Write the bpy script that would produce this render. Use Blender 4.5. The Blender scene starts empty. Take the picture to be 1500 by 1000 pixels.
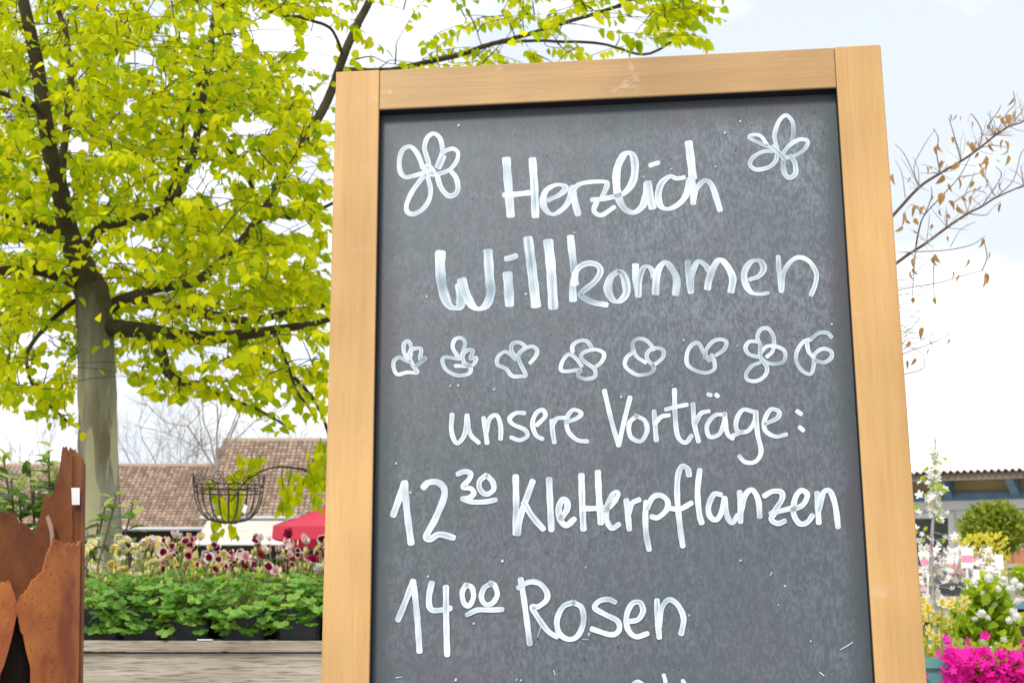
import bpy, math, random
import numpy as np
from mathutils import Matrix, Vector
random.seed(7); rng = np.random.default_rng(11)
S = bpy.context.scene; COL = S.collection

# ---------------------------------------------------------------- camera
F = 2600.0; HORIZON = 915.0; CAMH = 0.68
PITCH = math.radians(3.0); PYC = HORIZON - F * math.tan(PITCH)   # principal row: the photo is the upper crop of a nearly level shot
CP, SP = math.cos(PITCH), math.sin(PITCH)
cam = bpy.data.cameras.new('camera'); camo = bpy.data.objects.new('camera', cam); COL.objects.link(camo)
cam.sensor_width = 36.0; cam.lens = 36.0 * F / 1500; cam.shift_y = (PYC - 500) / 1500; cam.clip_start = 0.05; cam.clip_end = 3000
camo.location = (0, 0, CAMH); camo.rotation_euler = (math.pi / 2 + PITCH, 0, 0)
cam.dof.use_dof = True; cam.dof.focus_distance = 1.9; cam.dof.aperture_fstop = 30.0
S.camera = camo
# ---------------------------------------------------------------- sky and sun (bright, thin overcast)
SUN_EL, SUN_AZ = math.radians(52), math.radians(208)      # azimuth clockwise from +Y: behind the camera, to the left
w = bpy.data.worlds.new('World'); S.world = w; w.use_nodes = True
nt = w.node_tree; nt.nodes.clear()
def N(t, kind, **kw):
    n = t.nodes.new(kind)
    for k, v in kw.items():
        if k in n.inputs.keys() if isinstance(k, str) else False: n.inputs[k].default_value = v
        else: setattr(n, k, v)
    return n
sky = nt.nodes.new('ShaderNodeTexSky'); sky.sky_type = 'NISHITA'; sky.sun_disc = False
sky.sun_elevation = SUN_EL; sky.sun_rotation = SUN_AZ; sky.dust_density = 2.0
tc = nt.nodes.new('ShaderNodeTexCoord'); mp = nt.nodes.new('ShaderNodeMapping')
mp.inputs['Scale'].default_value = (2.2, 2.2, 4.2); mp.inputs['Location'].default_value = (3.3, 1.2, 0.4)
nz = nt.nodes.new('ShaderNodeTexNoise'); nz.inputs['Scale'].default_value = 2.0; nz.inputs['Detail'].default_value = 5; nz.inputs['Roughness'].default_value = 0.5
cr = nt.nodes.new('ShaderNodeValToRGB')
cr.color_ramp.elements[0].position = 0.43; cr.color_ramp.elements[0].color = (4.75, 5.1, 5.6, 1)
cr.color_ramp.elements[1].position = 0.61; cr.color_ramp.elements[1].color = (8.5, 8.55, 8.65, 1)
mx = nt.nodes.new('ShaderNodeMix'); mx.data_type = 'RGBA'; mx.inputs[0].default_value = 0.9
bg = nt.nodes.new('ShaderNodeBackground'); bg.inputs['Strength'].default_value = 0.10
wo = nt.nodes.new('ShaderNodeOutputWorld'); L = nt.links.new
L(tc.outputs['Generated'], mp.inputs['Vector']); L(mp.outputs[0], nz.inputs['Vector']); L(nz.outputs['Fac'], cr.inputs[0])
L(sky.outputs[0], mx.inputs[6]); L(cr.outputs[0], mx.inputs[7]); L(mx.outputs[2], bg.inputs[0]); L(bg.outputs[0], wo.inputs[0])
sl = bpy.data.lights.new('sun', 'SUN'); sl.energy = 1.5; sl.angle = math.radians(14); sl.color = (1.0, 0.95, 0.87)
so = bpy.data.objects.new('sun', sl); COL.objects.link(so)
sd = Vector((math.sin(SUN_AZ) * math.cos(SUN_EL), math.cos(SUN_AZ) * math.cos(SUN_EL), math.sin(SUN_EL)))
so.rotation_euler = sd.to_track_quat('Z', 'Y').to_euler(); so.location = (0, 0, 30)
S.view_settings.view_transform = 'Standard'; S.view_settings.look = 'None'
S.view_settings.exposure = 0.95; S.view_settings.gamma = 1.0
S.cycles.max_bounces = 8; S.cycles.transparent_max_bounces = 8

# ---------------------------------------------------------------- helpers
def P(px, py, Y):
    """photo pixel + distance along the ground -> world point"""
    u = (px - 750) / F; v = -(py - PYC) / F
    d = np.array([u, CP - v * SP, SP + v * CP]); t = Y / d[1]
    return np.array([0, 0, CAMH]) + d * t
def PX(p):
    """world points (n,3) -> photo pixels"""
    p = np.atleast_2d(p); x = p[:, 0]; y = p[:, 1]; z = p[:, 2] - CAMH
    f = y * CP + z * SP; u = -y * SP + z * CP
    return 750 + F * x / f, PYC - F * u / f
def nrm(v): v = np.asarray(v, float); return v / (np.linalg.norm(v) + 1e-12)
ORG = {}
def empty(name, loc=(0, 0, 0), label=None, cat=None, group=None, rz=0.0):
    o = bpy.data.objects.new(name, None); COL.objects.link(o); o.location = tuple(loc); o.rotation_euler = (0, 0, rz)
    o.empty_display_size = 0.05; ORG[o] = np.array(loc, float)
    if label: tag(o, label, cat, group)
    return o
def tag(o, label=None, cat=None, group=None, kind=None):
    if label: o['label'] = label
    if cat: o['category'] = cat
    if group: o['group'] = group
    if kind: o['kind'] = kind
    return o
def mesh(name, v, f, mats=None, smooth=False, uv=None, mi=None):
    me = bpy.data.meshes.new(name); me.from_pydata([tuple(map(float, q)) for q in v], [], f)
    for m in (mats if isinstance(mats, (list, tuple)) else [mats]):
        if m: me.materials.append(m)
    if mi is not None: me.polygons.foreach_set('material_index', np.asarray(mi, np.int32))
    if smooth: me.polygons.foreach_set('use_smooth', np.ones(len(me.polygons), bool))
    if uv is not None:
        ul = me.uv_layers.new(name='UVMap'); li = np.zeros(len(me.loops), np.int32); me.loops.foreach_get('vertex_index', li)
        ul.data.foreach_set('uv', np.asarray(uv, float)[li].ravel())
    me.update(); return me
def put(name, me, parent=None, mat=None):
    o = bpy.data.objects.new(name, me); COL.objects.link(o)
    if parent is not None:
        o.parent = parent; ORG[o] = ORG.get(parent, np.zeros(3))
    else: ORG[o] = np.zeros(3)
    if mat is not None: o.matrix_local = mat
    return o
def obj(name, v, f, m, parent=None, smooth=False, world=True, **kw):
    v = np.asarray(v, float)
    if parent is not None and world: v = v - ORG[parent]
    return put(name, mesh(name, v, f, m, smooth, **kw), parent)
class MB:
    def __init__(s): s.v = []; s.f = []; s.n = 0
    def add(s, v, f):
        v = np.asarray(v, float); s.v.append(v); s.f += [tuple(i + s.n for i in q) for q in f]; s.n += len(v); return s
    def box(s, a, b):
        x0, y0, z0 = a; x1, y1, z1 = b
        return s.add([(x0,y0,z0),(x1,y0,z0),(x1,y1,z0),(x0,y1,z0),(x0,y0,z1),(x1,y0,z1),(x1,y1,z1),(x0,y1,z1)],
                     [(0,3,2,1),(4,5,6,7),(0,1,5,4),(1,2,6,5),(2,3,7,6),(3,0,4,7)])
    def tube(s, pts, rad, sides=6, cap=True):
        v, f = tube(pts, rad, sides, cap); return s.add(v, f)
    def V(s): return np.concatenate(s.v) if s.v else np.zeros((0, 3))
    def make(s, name, m, parent=None, smooth=False, world=True): return obj(name, s.V(), s.f, m, parent, smooth, world)
def catmull(p, n=6):
    p = np.asarray(p, float)
    if len(p) < 3: return np.linspace(p[0], p[-1], n + 1) if len(p) == 2 else p
    q = np.vstack([2 * p[0] - p[1], p, 2 * p[-1] - p[-2]]); out = []
    for i in range(1, len(q) - 2):
        a, b, c, d = q[i - 1], q[i], q[i + 1], q[i + 2]
        for t in np.linspace(0, 1, n, endpoint=False):
            out.append(0.5 * (2 * b + (c - a) * t + (2 * a - 5 * b + 4 * c - d) * t * t + (3 * b - a - 3 * c + d) * t ** 3))
    out.append(p[-1]); return np.array(out)
def tube(pts, rad, sides=6, cap=True):
    pts = np.asarray(pts, float); n = len(pts); rad = np.broadcast_to(np.asarray(rad, float), (n,)) if np.ndim(rad) == 0 or len(rad) == n else np.interp(np.linspace(0, 1, n), np.linspace(0, 1, len(rad)), rad)
    T = np.gradient(pts, axis=0); T /= np.linalg.norm(T, axis=1)[:, None] + 1e-12
    a = np.array([0, 0, 1.0]) if abs(T[0][2]) < 0.9 else np.array([1.0, 0, 0])
    u = nrm(np.cross(T[0], a)); V = []; an = np.arange(sides) * 2 * math.pi / sides
    for i in range(n):
        u = nrm(u - T[i] * np.dot(u, T[i])); w_ = np.cross(T[i], u)
        V.append(pts[i] + rad[i] * (np.cos(an)[:, None] * u + np.sin(an)[:, None] * w_))
    f = [(i * sides + j, i * sides + (j + 1) % sides, (i + 1) * sides + (j + 1) % sides, (i + 1) * sides + j) for i in range(n - 1) for j in range(sides)]
    if cap: f += [tuple(range(sides))[::-1], tuple(range((n - 1) * sides, n * sides))]
    return np.concatenate(V), f
def frame_mat(o, x, y, z, s=1.0):
    m = Matrix(((x[0] * s, y[0] * s, z[0] * s, o[0]), (x[1] * s, y[1] * s, z[1] * s, o[1]), (x[2] * s, y[2] * s, z[2] * s, o[2]), (0, 0, 0, 1)))
    return m
def basis(axis, normal):
    y = nrm(axis); x = nrm(np.cross(y, normal)); z = np.cross(x, y); return x, y, z

# ---------------------------------------------------------------- materials
def mat(name, col, rough=0.6, spec=0.4, col2=None, scale=8.0, stretch=(1, 1, 1), bump=0.0, detail=4, lo=0.35, hi=0.65, coord='Object', metal=0.0):
    m = bpy.data.materials.new(name); m.use_nodes = True; t = m.node_tree; b = t.nodes['Principled BSDF']
    b.inputs['Roughness'].default_value = rough; b.inputs['Specular IOR Level'].default_value = spec; b.inputs['Metallic'].default_value = metal
    b.inputs['Base Color'].default_value = (*col, 1)
    if col2 is not None or bump:
        c = t.nodes.new('ShaderNodeTexCoord'); g = t.nodes.new('ShaderNodeMapping'); g.inputs['Scale'].default_value = stretch
        n = t.nodes.new('ShaderNodeTexNoise'); n.inputs['Scale'].default_value = scale; n.inputs['Detail'].default_value = detail
        t.links.new(c.outputs[coord], g.inputs[0]); t.links.new(g.outputs[0], n.inputs['Vector'])
        if col2 is not None:
            r = t.nodes.new('ShaderNodeValToRGB'); e = r.color_ramp.elements
            e[0].position = lo; e[0].color = (*col, 1); e[1].position = hi; e[1].color = (*col2, 1)
            t.links.new(n.outputs['Fac'], r.inputs[0]); t.links.new(r.outputs[0], b.inputs['Base Color'])
        if bump:
            k = t.nodes.new('ShaderNodeBump'); k.inputs['Strength'].default_value = bump; k.inputs['Distance'].default_value = 0.01
            t.links.new(n.outputs['Fac'], k.inputs['Height']); t.links.new(k.outputs[0], b.inputs['Normal'])
    return m
def leaf_mat(name, a, b_, trans=0.5, tcol=None, rough=0.45, spec=0.3, per='island'):
    """two-sided leaf: diffuse + light shining through, tint varies leaf by leaf"""
    m = bpy.data.materials.new(name); m.use_nodes = True; t = m.node_tree; p = t.nodes['Principled BSDF']; out = t.nodes['Material Output']
    p.inputs['Roughness'].default_value = rough; p.inputs['Specular IOR Level'].default_value = spec
    if per == 'island': g = t.nodes.new('ShaderNodeNewGeometry'); r = g.outputs['Random Per Island']
    else: g = t.nodes.new('ShaderNodeObjectInfo'); r = g.outputs['Random']
    x = t.nodes.new('ShaderNodeMix'); x.data_type = 'RGBA'; x.inputs[6].default_value = (*a, 1); x.inputs[7].default_value = (*b_, 1)
    t.links.new(r, x.inputs[0]); t.links.new(x.outputs[2], p.inputs['Base Color'])
    tr = t.nodes.new('ShaderNodeBsdfTranslucent'); y = t.nodes.new('ShaderNodeMix'); y.data_type = 'RGBA'
    tc_ = tcol or (tuple(min(1, c * 1.6) for c in a), tuple(min(1, c * 1.6) for c in b_))
    y.inputs[6].default_value = (*tc_[0], 1); y.inputs[7].default_value = (*tc_[1], 1)
    t.links.new(r, y.inputs[0]); t.links.new(y.outputs[2], tr.inputs['Color'])
    ms = t.nodes.new('ShaderNodeMixShader'); ms.inputs[0].default_value = trans
    t.links.new(p.outputs[0], ms.inputs[1]); t.links.new(tr.outputs[0], ms.inputs[2]); t.links.new(ms.outputs[0], out.inputs[0])
    return m
def wood_mat(name, a, b_, c_, along='z', fine=90.0, streak=(.5, .8, .55), smudge=0.0, rough=0.5, bump=0.12):
    m = bpy.data.materials.new(name); m.use_nodes = True; t = m.node_tree; p = t.nodes['Principled BSDF']; K = t.links.new
    p.inputs['Roughness'].default_value = rough; p.inputs['Specular IOR Level'].default_value = 0.25
    c = t.nodes.new('ShaderNodeTexCoord'); g = t.nodes.new('ShaderNodeMapping')
    g.inputs['Scale'].default_value = (1, 1, 0.045) if along == 'z' else (0.045, 1, 1)
    K(c.outputs['Object'], g.inputs[0])
    n1 = t.nodes.new('ShaderNodeTexNoise'); n1.inputs['Scale'].default_value = fine * 3; n1.inputs['Detail'].default_value = 6
    n2 = t.nodes.new('ShaderNodeTexNoise'); n2.inputs['Scale'].default_value = fine * 0.35; n2.inputs['Detail'].default_value = 3; n2.inputs['Distortion'].default_value = 0.7
    K(g.outputs[0], n1.inputs['Vector']); K(g.outputs[0], n2.inputs['Vector'])
    n3 = t.nodes.new('ShaderNodeTexNoise'); n3.inputs['Scale'].default_value = 5; n3.inputs['Detail'].default_value = 2; K(c.outputs['Object'], n3.inputs['Vector'])
    x = t.nodes.new('ShaderNodeMix'); x.data_type = 'RGBA'; x.inputs[6].default_value = (*a, 1); x.inputs[7].default_value = (*b_, 1)
    r2 = t.nodes.new('ShaderNodeMapRange'); r2.inputs[1].default_value = 0.36; r2.inputs[2].default_value = 0.64; K(n2.outputs['Fac'], r2.inputs[0]); K(r2.outputs[0], x.inputs[0])
    y = t.nodes.new('ShaderNodeMix'); y.data_type = 'RGBA'; y.inputs[7].default_value = (*c_, 1)
    r1 = t.nodes.new('ShaderNodeMapRange'); r1.inputs[1].default_value = streak[0]; r1.inputs[2].default_value = streak[1]; r1.inputs[4].default_value = streak[2]
    K(n1.outputs['Fac'], r1.inputs[0]); K(r1.outputs[0], y.inputs[0]); K(x.outputs[2], y.inputs[6])
    z = t.nodes.new('ShaderNodeMix'); z.data_type = 'RGBA'; z.blend_type = 'MULTIPLY'; z.inputs[0].default_value = 1.0
    r3 = t.nodes.new('ShaderNodeMapRange'); r3.inputs[1].default_value = 0.3; r3.inputs[2].default_value = 0.7; r3.inputs[3].default_value = 0.80; r3.inputs[4].default_value = 1.08
    K(n3.outputs['Fac'], r3.inputs[0]); K(y.outputs[2], z.inputs[6]); K(r3.outputs[0], z.inputs[7]); K(z.outputs[2], p.inputs['Base Color'])
    if smudge:                                    # chalk dust and scuffs rubbed into the wood
        g4 = t.nodes.new('ShaderNodeMapping'); g4.inputs['Scale'].default_value = (1, 1, 1.6); g4.inputs['Rotation'].default_value = (0, .2, 0); K(c.outputs['Object'], g4.inputs[0])
        n4 = t.nodes.new('ShaderNodeTexNoise'); n4.inputs['Scale'].default_value = 17; n4.inputs['Detail'].default_value = 7; n4.inputs['Roughness'].default_value = .65; K(g4.outputs[0], n4.inputs['Vector'])
        r4 = t.nodes.new('ShaderNodeMapRange'); r4.inputs[1].default_value = .60; r4.inputs[2].default_value = .74; r4.inputs[4].default_value = smudge; K(n4.outputs['Fac'], r4.inputs[0])
        q4 = t.nodes.new('ShaderNodeMix'); q4.data_type = 'RGBA'; q4.inputs[7].default_value = (.66, .60, .54, 1); K(r4.outputs[0], q4.inputs[0]); K(z.outputs[2], q4.inputs[6]); K(q4.outputs[2], p.inputs['Base Color'])
    k = t.nodes.new('ShaderNodeBump'); k.inputs['Strength'].default_value = bump; k.inputs['Distance'].default_value = 0.002
    K(n1.outputs['Fac'], k.inputs['Height']); K(k.outputs[0], p.inputs['Normal'])
    return m
M = {}
M['ground'] = mat('paving_gravel', (0.27, 0.25, 0.22), 0.9, 0.2, (0.40, 0.38, 0.34), 30, bump=0.4)
M['stile'] = wood_mat('honey_wood_upright', (0.54, 0.328, 0.132), (0.48, 0.276, 0.100), (0.38, 0.19, 0.06), 'z', 110.0, (.5, .78, .4), .22)
M['rail'] = wood_mat('honey_wood_rail', (0.45, 0.28, 0.125), (0.40, 0.24, 0.10), (0.33, 0.18, 0.07), 'x', 130.0, (.5, .76, .4), .6)
M['lining'] = mat('recess_shade_black', (0.012, 0.010, 0.012), 0.6, 0.3)
M['steel'] = mat('steel', (0.45, 0.45, 0.45), 0.35, 0.5, metal=0.9)
M['tagw'] = mat('white_card', (0.8, 0.8, 0.8), 0.6)
def bark_mat():
    m = mat('grey_plated_bark', (0.37, 0.355, 0.305), 0.85, 0.2, (0.19, 0.17, 0.11), 4.0, (3, 3, 0.5), 0.9, lo=0.42, hi=0.64, detail=7); t = m.node_tree; K = t.links.new; p = t.nodes['Principled BSDF']
    base = p.inputs['Base Color'].links[0].from_socket; c = t.nodes.new('ShaderNodeTexCoord'); g = t.nodes.new('ShaderNodeMapping'); g.inputs['Scale'].default_value = (9, 9, 1.1); K(c.outputs['Object'], g.inputs[0])
    n = t.nodes.new('ShaderNodeTexNoise'); n.inputs['Scale'].default_value = 1.3; n.inputs['Detail'].default_value = 3; n.inputs['Distortion'].default_value = .6; K(g.outputs[0], n.inputs['Vector'])
    r = t.nodes.new('ShaderNodeValToRGB'); e = r.color_ramp.elements; e[0].position = .56; e[0].color = (0, 0, 0, 1); e[1].position = .585; e[1].color = (1, 1, 1, 1); K(n.outputs['Fac'], r.inputs[0])
    x = t.nodes.new('ShaderNodeMix'); x.data_type = 'RGBA'; x.inputs[7].default_value = (.50, .47, .30, 1); K(r.outputs[0], x.inputs[0]); K(base, x.inputs[6])
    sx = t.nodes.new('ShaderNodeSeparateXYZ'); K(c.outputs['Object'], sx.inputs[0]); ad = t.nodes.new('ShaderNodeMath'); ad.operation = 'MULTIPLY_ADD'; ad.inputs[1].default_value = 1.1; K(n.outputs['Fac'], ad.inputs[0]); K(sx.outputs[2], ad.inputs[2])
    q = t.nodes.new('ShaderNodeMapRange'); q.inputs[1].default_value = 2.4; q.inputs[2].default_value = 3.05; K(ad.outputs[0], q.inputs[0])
    y = t.nodes.new('ShaderNodeMix'); y.data_type = 'RGBA'; y.inputs[7].default_value = (.075, .064, .036, 1); K(q.outputs[0], y.inputs[0]); K(x.outputs[2], y.inputs[6]); K(y.outputs[2], p.inputs['Base Color']); return m  # bark darkens with height: crown shade painted into the upper trunk
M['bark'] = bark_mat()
M['limb'] = mat('shaded_limb_bark', (0.035, 0.028, 0.016), 0.8, 0.2, (0.065, 0.055, 0.03), 6, bump=0.3)  # limbs near-black: their backlit shade is put into the bark colour
M['leaf'] = leaf_mat('spring_leaf', (0.14, 0.26, 0.005), (0.68, 0.64, 0.006), 0.56, ((0.46, 0.64, 0.004), (0.99, 0.96, 0.005)), 0.6, 0.1)
M['dry'] = leaf_mat('dry_leaf', (0.36, 0.19, 0.05), (0.50, 0.30, 0.10), 0.35, per='obj')
M['twig'] = mat('twig_bark', (0.13, 0.085, 0.055), 0.8, 0.2)
M['twigpale'] = mat('pale_twig_bark', (0.38, 0.33, 0.30), 0.8, 0.2)

# ================================================================ ground
gv = [(-900, -60, 0), (900, -60, 0), (900, 1800, 0), (-900, 1800, 0)]
tag(obj('ground', gv, [(0, 1, 2, 3)], M['ground']), kind='structure')

# ================================================================ chalkboard sign
W = 0.60
def cray(x, y): return np.array([(x - 750) / F, -(y - PYC) / F, 1.0])
def c2w(v): return np.array([v[0], v[2] * CP - v[1] * SP, v[2] * SP + v[1] * CP])
Lp = np.cross(cray(492, 105), cray(470, 1000)); Rp = np.cross(cray(1290, 65), cray(1358, 1000))
upc = nrm(np.cross(Lp, Rp)); upc *= np.sign(upc[1])
hc = nrm(np.cross(upc, nrm(np.cross(cray(492, 105), cray(1290, 65))))); hc *= np.sign(hc[0])
Uw, Hw = c2w(upc), c2w(hc); Nw = np.cross(Uw, Hw)            # Nw points away from the camera
if Nw[1] < 0: Nw = -Nw
A_ = np.stack([c2w(cray(1290, 65)), -c2w(cray(492, 105))], 1); tt = np.linalg.lstsq(A_, W * Hw, rcond=None)[0]
TL = np.array([0, 0, CAMH]) + tt[1] * c2w(cray(492, 105)); topc = TL + Hw * W / 2
LEN = topc[2] / Uw[2]; BASE = topc - Uw * LEN
sign = empty('chalkboard_sign', BASE, 'wooden framed pavement chalkboard with white handwritten German welcome and lecture times', 'chalkboard')
sign.matrix_world = frame_mat(BASE, Hw, Nw, Uw); ORG[sign] = np.zeros(3)
def to_local(w_): d = w_ - BASE; return np.array([d @ Hw, d @ Nw, d @ Uw])
def on_board(px, py, y=0.0):
    """photo pixel -> board coordinates on the plane y"""
    o = to_local(np.array([0, 0, CAMH])); d = c2w(cray(px, py)); d = np.array([d @ Hw, d @ Nw, d @ Uw]); t = (y - o[1]) / d[1]; return o + d * t
SWd = 0.0475; RH = 0.0475; TH = 0.026; REC = 0.013; PB = 0.16
il = on_board(555, 160); ir = on_board(1226, 128); SL = il[0] + W / 2; SR = W / 2 - ir[0]; RH = LEN - (il[2] + ir[2]) / 2
def bevel(o, wd=0.0015):
    b = o.modifiers.new('bevel', 'BEVEL'); b.width = wd; b.segments = 2; b.limit_method = 'ANGLE'; return o
bevel(MB().box((-W/2, 0, 0), (-W/2 + SL, TH, LEN)).make('stile', M['stile'], sign, world=False))
bevel(MB().box((W/2 - SR, 0, 0), (W/2, TH, LEN)).make('stile', M['stile'], sign, world=False))
bevel(MB().box((-W/2 + SL + .0002, .0004, LEN - RH), (W/2 - SR - .0002, TH - .001, LEN - .0006)).make('top_rail', M['rail'], sign, world=False))
bevel(MB().box((-W/2 + SL + .0002, .0004, PB), (W/2 - SR - .0002, TH - .001, PB + 0.05)).make('bottom_rail', M['rail'], sign, world=False))
xl, xr, zb, zt = -W/2 + SL, W/2 - SR, PB + 0.05, LEN - RH
lin = MB(); e = 0.0008  # black inner edges, with the recess shadow painted into their colour
lin.box((xl + .0001, .0012, zb), (xl + e, REC + .002, zt)).box((xr - e, .0012, zb), (xr - .0001, REC + .002, zt))
lin.box((xl + e, .0012, zt - e), (xr - e, REC + .002, zt - .0001)).box((xl + e, .0012, zb + .0001), (xr - e, REC + .002, zb + e))
lin.make('frame_lining', M['lining'], sign, world=False)
# slate face: mottled, rubbed, darker along the edges where the cloth never reaches
def board_mat():
    m = bpy.data.materials.new('rubbed_chalkboard'); m.use_nodes = True; t = m.node_tree; p = t.nodes['Principled BSDF']; K = t.links.new
    p.inputs['Roughness'].default_value = 0.5; p.inputs['Specular IOR Level'].default_value = 0.35
    c = t.nodes.new('ShaderNodeTexCoord')
    def noise(sc, st, det, dist=0.0):
        g = t.nodes.new('ShaderNodeMapping'); g.inputs['Scale'].default_value = st; K(c.outputs['Object'], g.inputs[0])
        n = t.nodes.new('ShaderNodeTexNoise'); n.inputs['Scale'].default_value = sc; n.inputs['Detail'].default_value = det; n.inputs['Distortion'].default_value = dist
        K(g.outputs[0], n.inputs['Vector']); return n.outputs['Fac']
    def rng_(s, a, b, lo=0.0, hi=1.0):
        r = t.nodes.new('ShaderNodeMapRange'); r.inputs[1].default_value = a; r.inputs[2].default_value = b; r.inputs[3].default_value = lo; r.inputs[4].default_value = hi
        r.interpolation_type = 'SMOOTHSTEP'; K(s, r.inputs[0]); return r.outputs[0]
    def mixc(f, a, b, blend='MIX'):
        x = t.nodes.new('ShaderNodeMix'); x.data_type = 'RGBA'; x.blend_type = blend
        for s, i in ((f, 0), (a, 6), (b, 7)):
            if isinstance(s, (int, float)): x.inputs[i].default_value = s
            elif isinstance(s, tuple): x.inputs[i].default_value = (*s, 1)
            else: K(s, x.inputs[i])
        return x.outputs[2]
    def mth(op, a, b):
        x = t.nodes.new('ShaderNodeMath'); x.operation = op
        for s, i in ((a, 0), (b, 1)):
            if isinstance(s, (int, float)): x.inputs[i].default_value = s
            else: K(s, x.inputs[i])
        return x.outputs[0]
    hue = mixc(rng_(noise(9, (1, 1, 0.7), 3), 0.4, 0.6), (0.048, 0.064, 0.072), (0.060, 0.062, 0.075))
    sm = rng_(noise(330, (1, 1, 0.48), 4, 0.4), 0.47, 0.58)                       # vertical smear flecks
    sm2 = rng_(noise(90, (1, 1, 0.55), 5, 0.3), 0.42, 0.66)
    big = rng_(noise(7, (0.7, 1, 1.2), 5, 1.2), 0.35, 0.65, 0.5, 1.0)
    # margins that were never rubbed
    sx = t.nodes.new('ShaderNodeSeparateXYZ'); K(c.outputs['Object'], sx.inputs[0])
    wob = mth('MULTIPLY', mth('SUBTRACT', noise(30, (1, 1, 1), 3), 0.5), 0.02)
    dx = mth('SUBTRACT', (xr - xl) / 2, mth('ABSOLUTE', mth('SUBTRACT', sx.outputs[0], (xl + xr) / 2), 0.0))
    dz = mth('SUBTRACT', zt, sx.outputs[2])
    ed = mth('ADD', mth('MINIMUM', mth('MULTIPLY', dx, 1.15), mth('MULTIPLY', dz, 0.75)), wob)
    inn = rng_(ed, 0.008, 0.034)
    pale = mixc(0.8, hue, (0.22, 0.256, 0.282))
    top = rng_(sx.outputs[2], PB + 0.55, LEN - 0.1, 0.40, 0.90)                     # flecks and dust tint grow stronger towards the top
    amt = mth('MULTIPLY', mth('MULTIPLY', mth('ADD', mth('MULTIPLY', sm, 0.66), mth('MULTIPLY', sm2, 0.36)), mth('MULTIPLY', big, inn)), top)
    dust = mth('MULTIPLY', inn, mth('MULTIPLY', top, 0.34))
    col = mixc(dust, hue, (0.145, 0.172, 0.203))
    col = mixc(amt, col, pale)
    v = t.nodes.new('ShaderNodeTexVoronoi'); v.inputs['Scale'].default_value = 52; K(c.outputs['Object'], v.inputs['Vector'])
    col = mixc(rng_(v.outputs['Distance'], 0.05, 0.09, 0.7, 0.0), col, (0.02, 0.02, 0.025))
    K(col, p.inputs['Base Color'])
    K(rng_(amt, 0.0, 0.6, 0.45, 0.62), p.inputs['Roughness'])
    b = t.nodes.new('ShaderNodeBump'); b.inputs['Strength'].default_value = 0.08; b.inputs['Distance'].default_value = 0.001; K(sm, b.inputs['Height']); K(b.outputs[0], p.inputs['Normal'])
    return m
panel = MB().box((xl - .004, REC, zb - .004), (xr + .004, REC + .005, zt + .004)).make('writing_panel', board_mat(), sign, world=False)
# rear leg frame, hinged at the top
h0 = np.array([0, TH + .004, LEN - 0.085])
backg = to_local(BASE + np.array([Nw[0], Nw[1], 0]) / np.linalg.norm(Nw[:2]) * 0.62); backg = backg - 0
def bar(a, b, wx, wy):
    a = np.array(a); b = np.array(b); d = nrm(b - a); x = np.array([1.0, 0, 0]); x = nrm(x - d * (x @ d)); y = np.cross(d, x)
    c = [(-1, -1), (1, -1), (1, 1), (-1, 1)]
    v = [q + x * i * wx / 2 + y * j * wy / 2 for q in (a, b) for i, j in c]
    return v, [(0, 3, 2, 1), (4, 5, 6, 7), (0, 1, 5, 4), (1, 2, 6, 5), (2, 3, 7, 6), (3, 0, 4, 7)]
dR = backg - h0
for s in (-1, 1):
    o_ = np.array([s * 0.262, 0.012, 0]); v, f = bar(h0 + o_, h0 + dR + o_, 0.045, 0.022)
    bevel(obj('rear_leg', v, f, M['stile'], sign, world=False))
    v, f = bar(h0 + np.array([s * 0.2, -.003, .018]), h0 + np.array([s * 0.2, .012, -.02]), 0.035, 0.004); obj('hinge', v, f, M['steel'], sign, world=False)
for k in (0.06, 0.8):
    q = h0 + dR * k + np.array([0, .012, 0]); bevel(MB().box((-.238, q[1] - .008, q[2] - .022), (.238, q[1] + .008, q[2] + .022)).make('rear_rail', M['rail'], sign, world=False))

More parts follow.
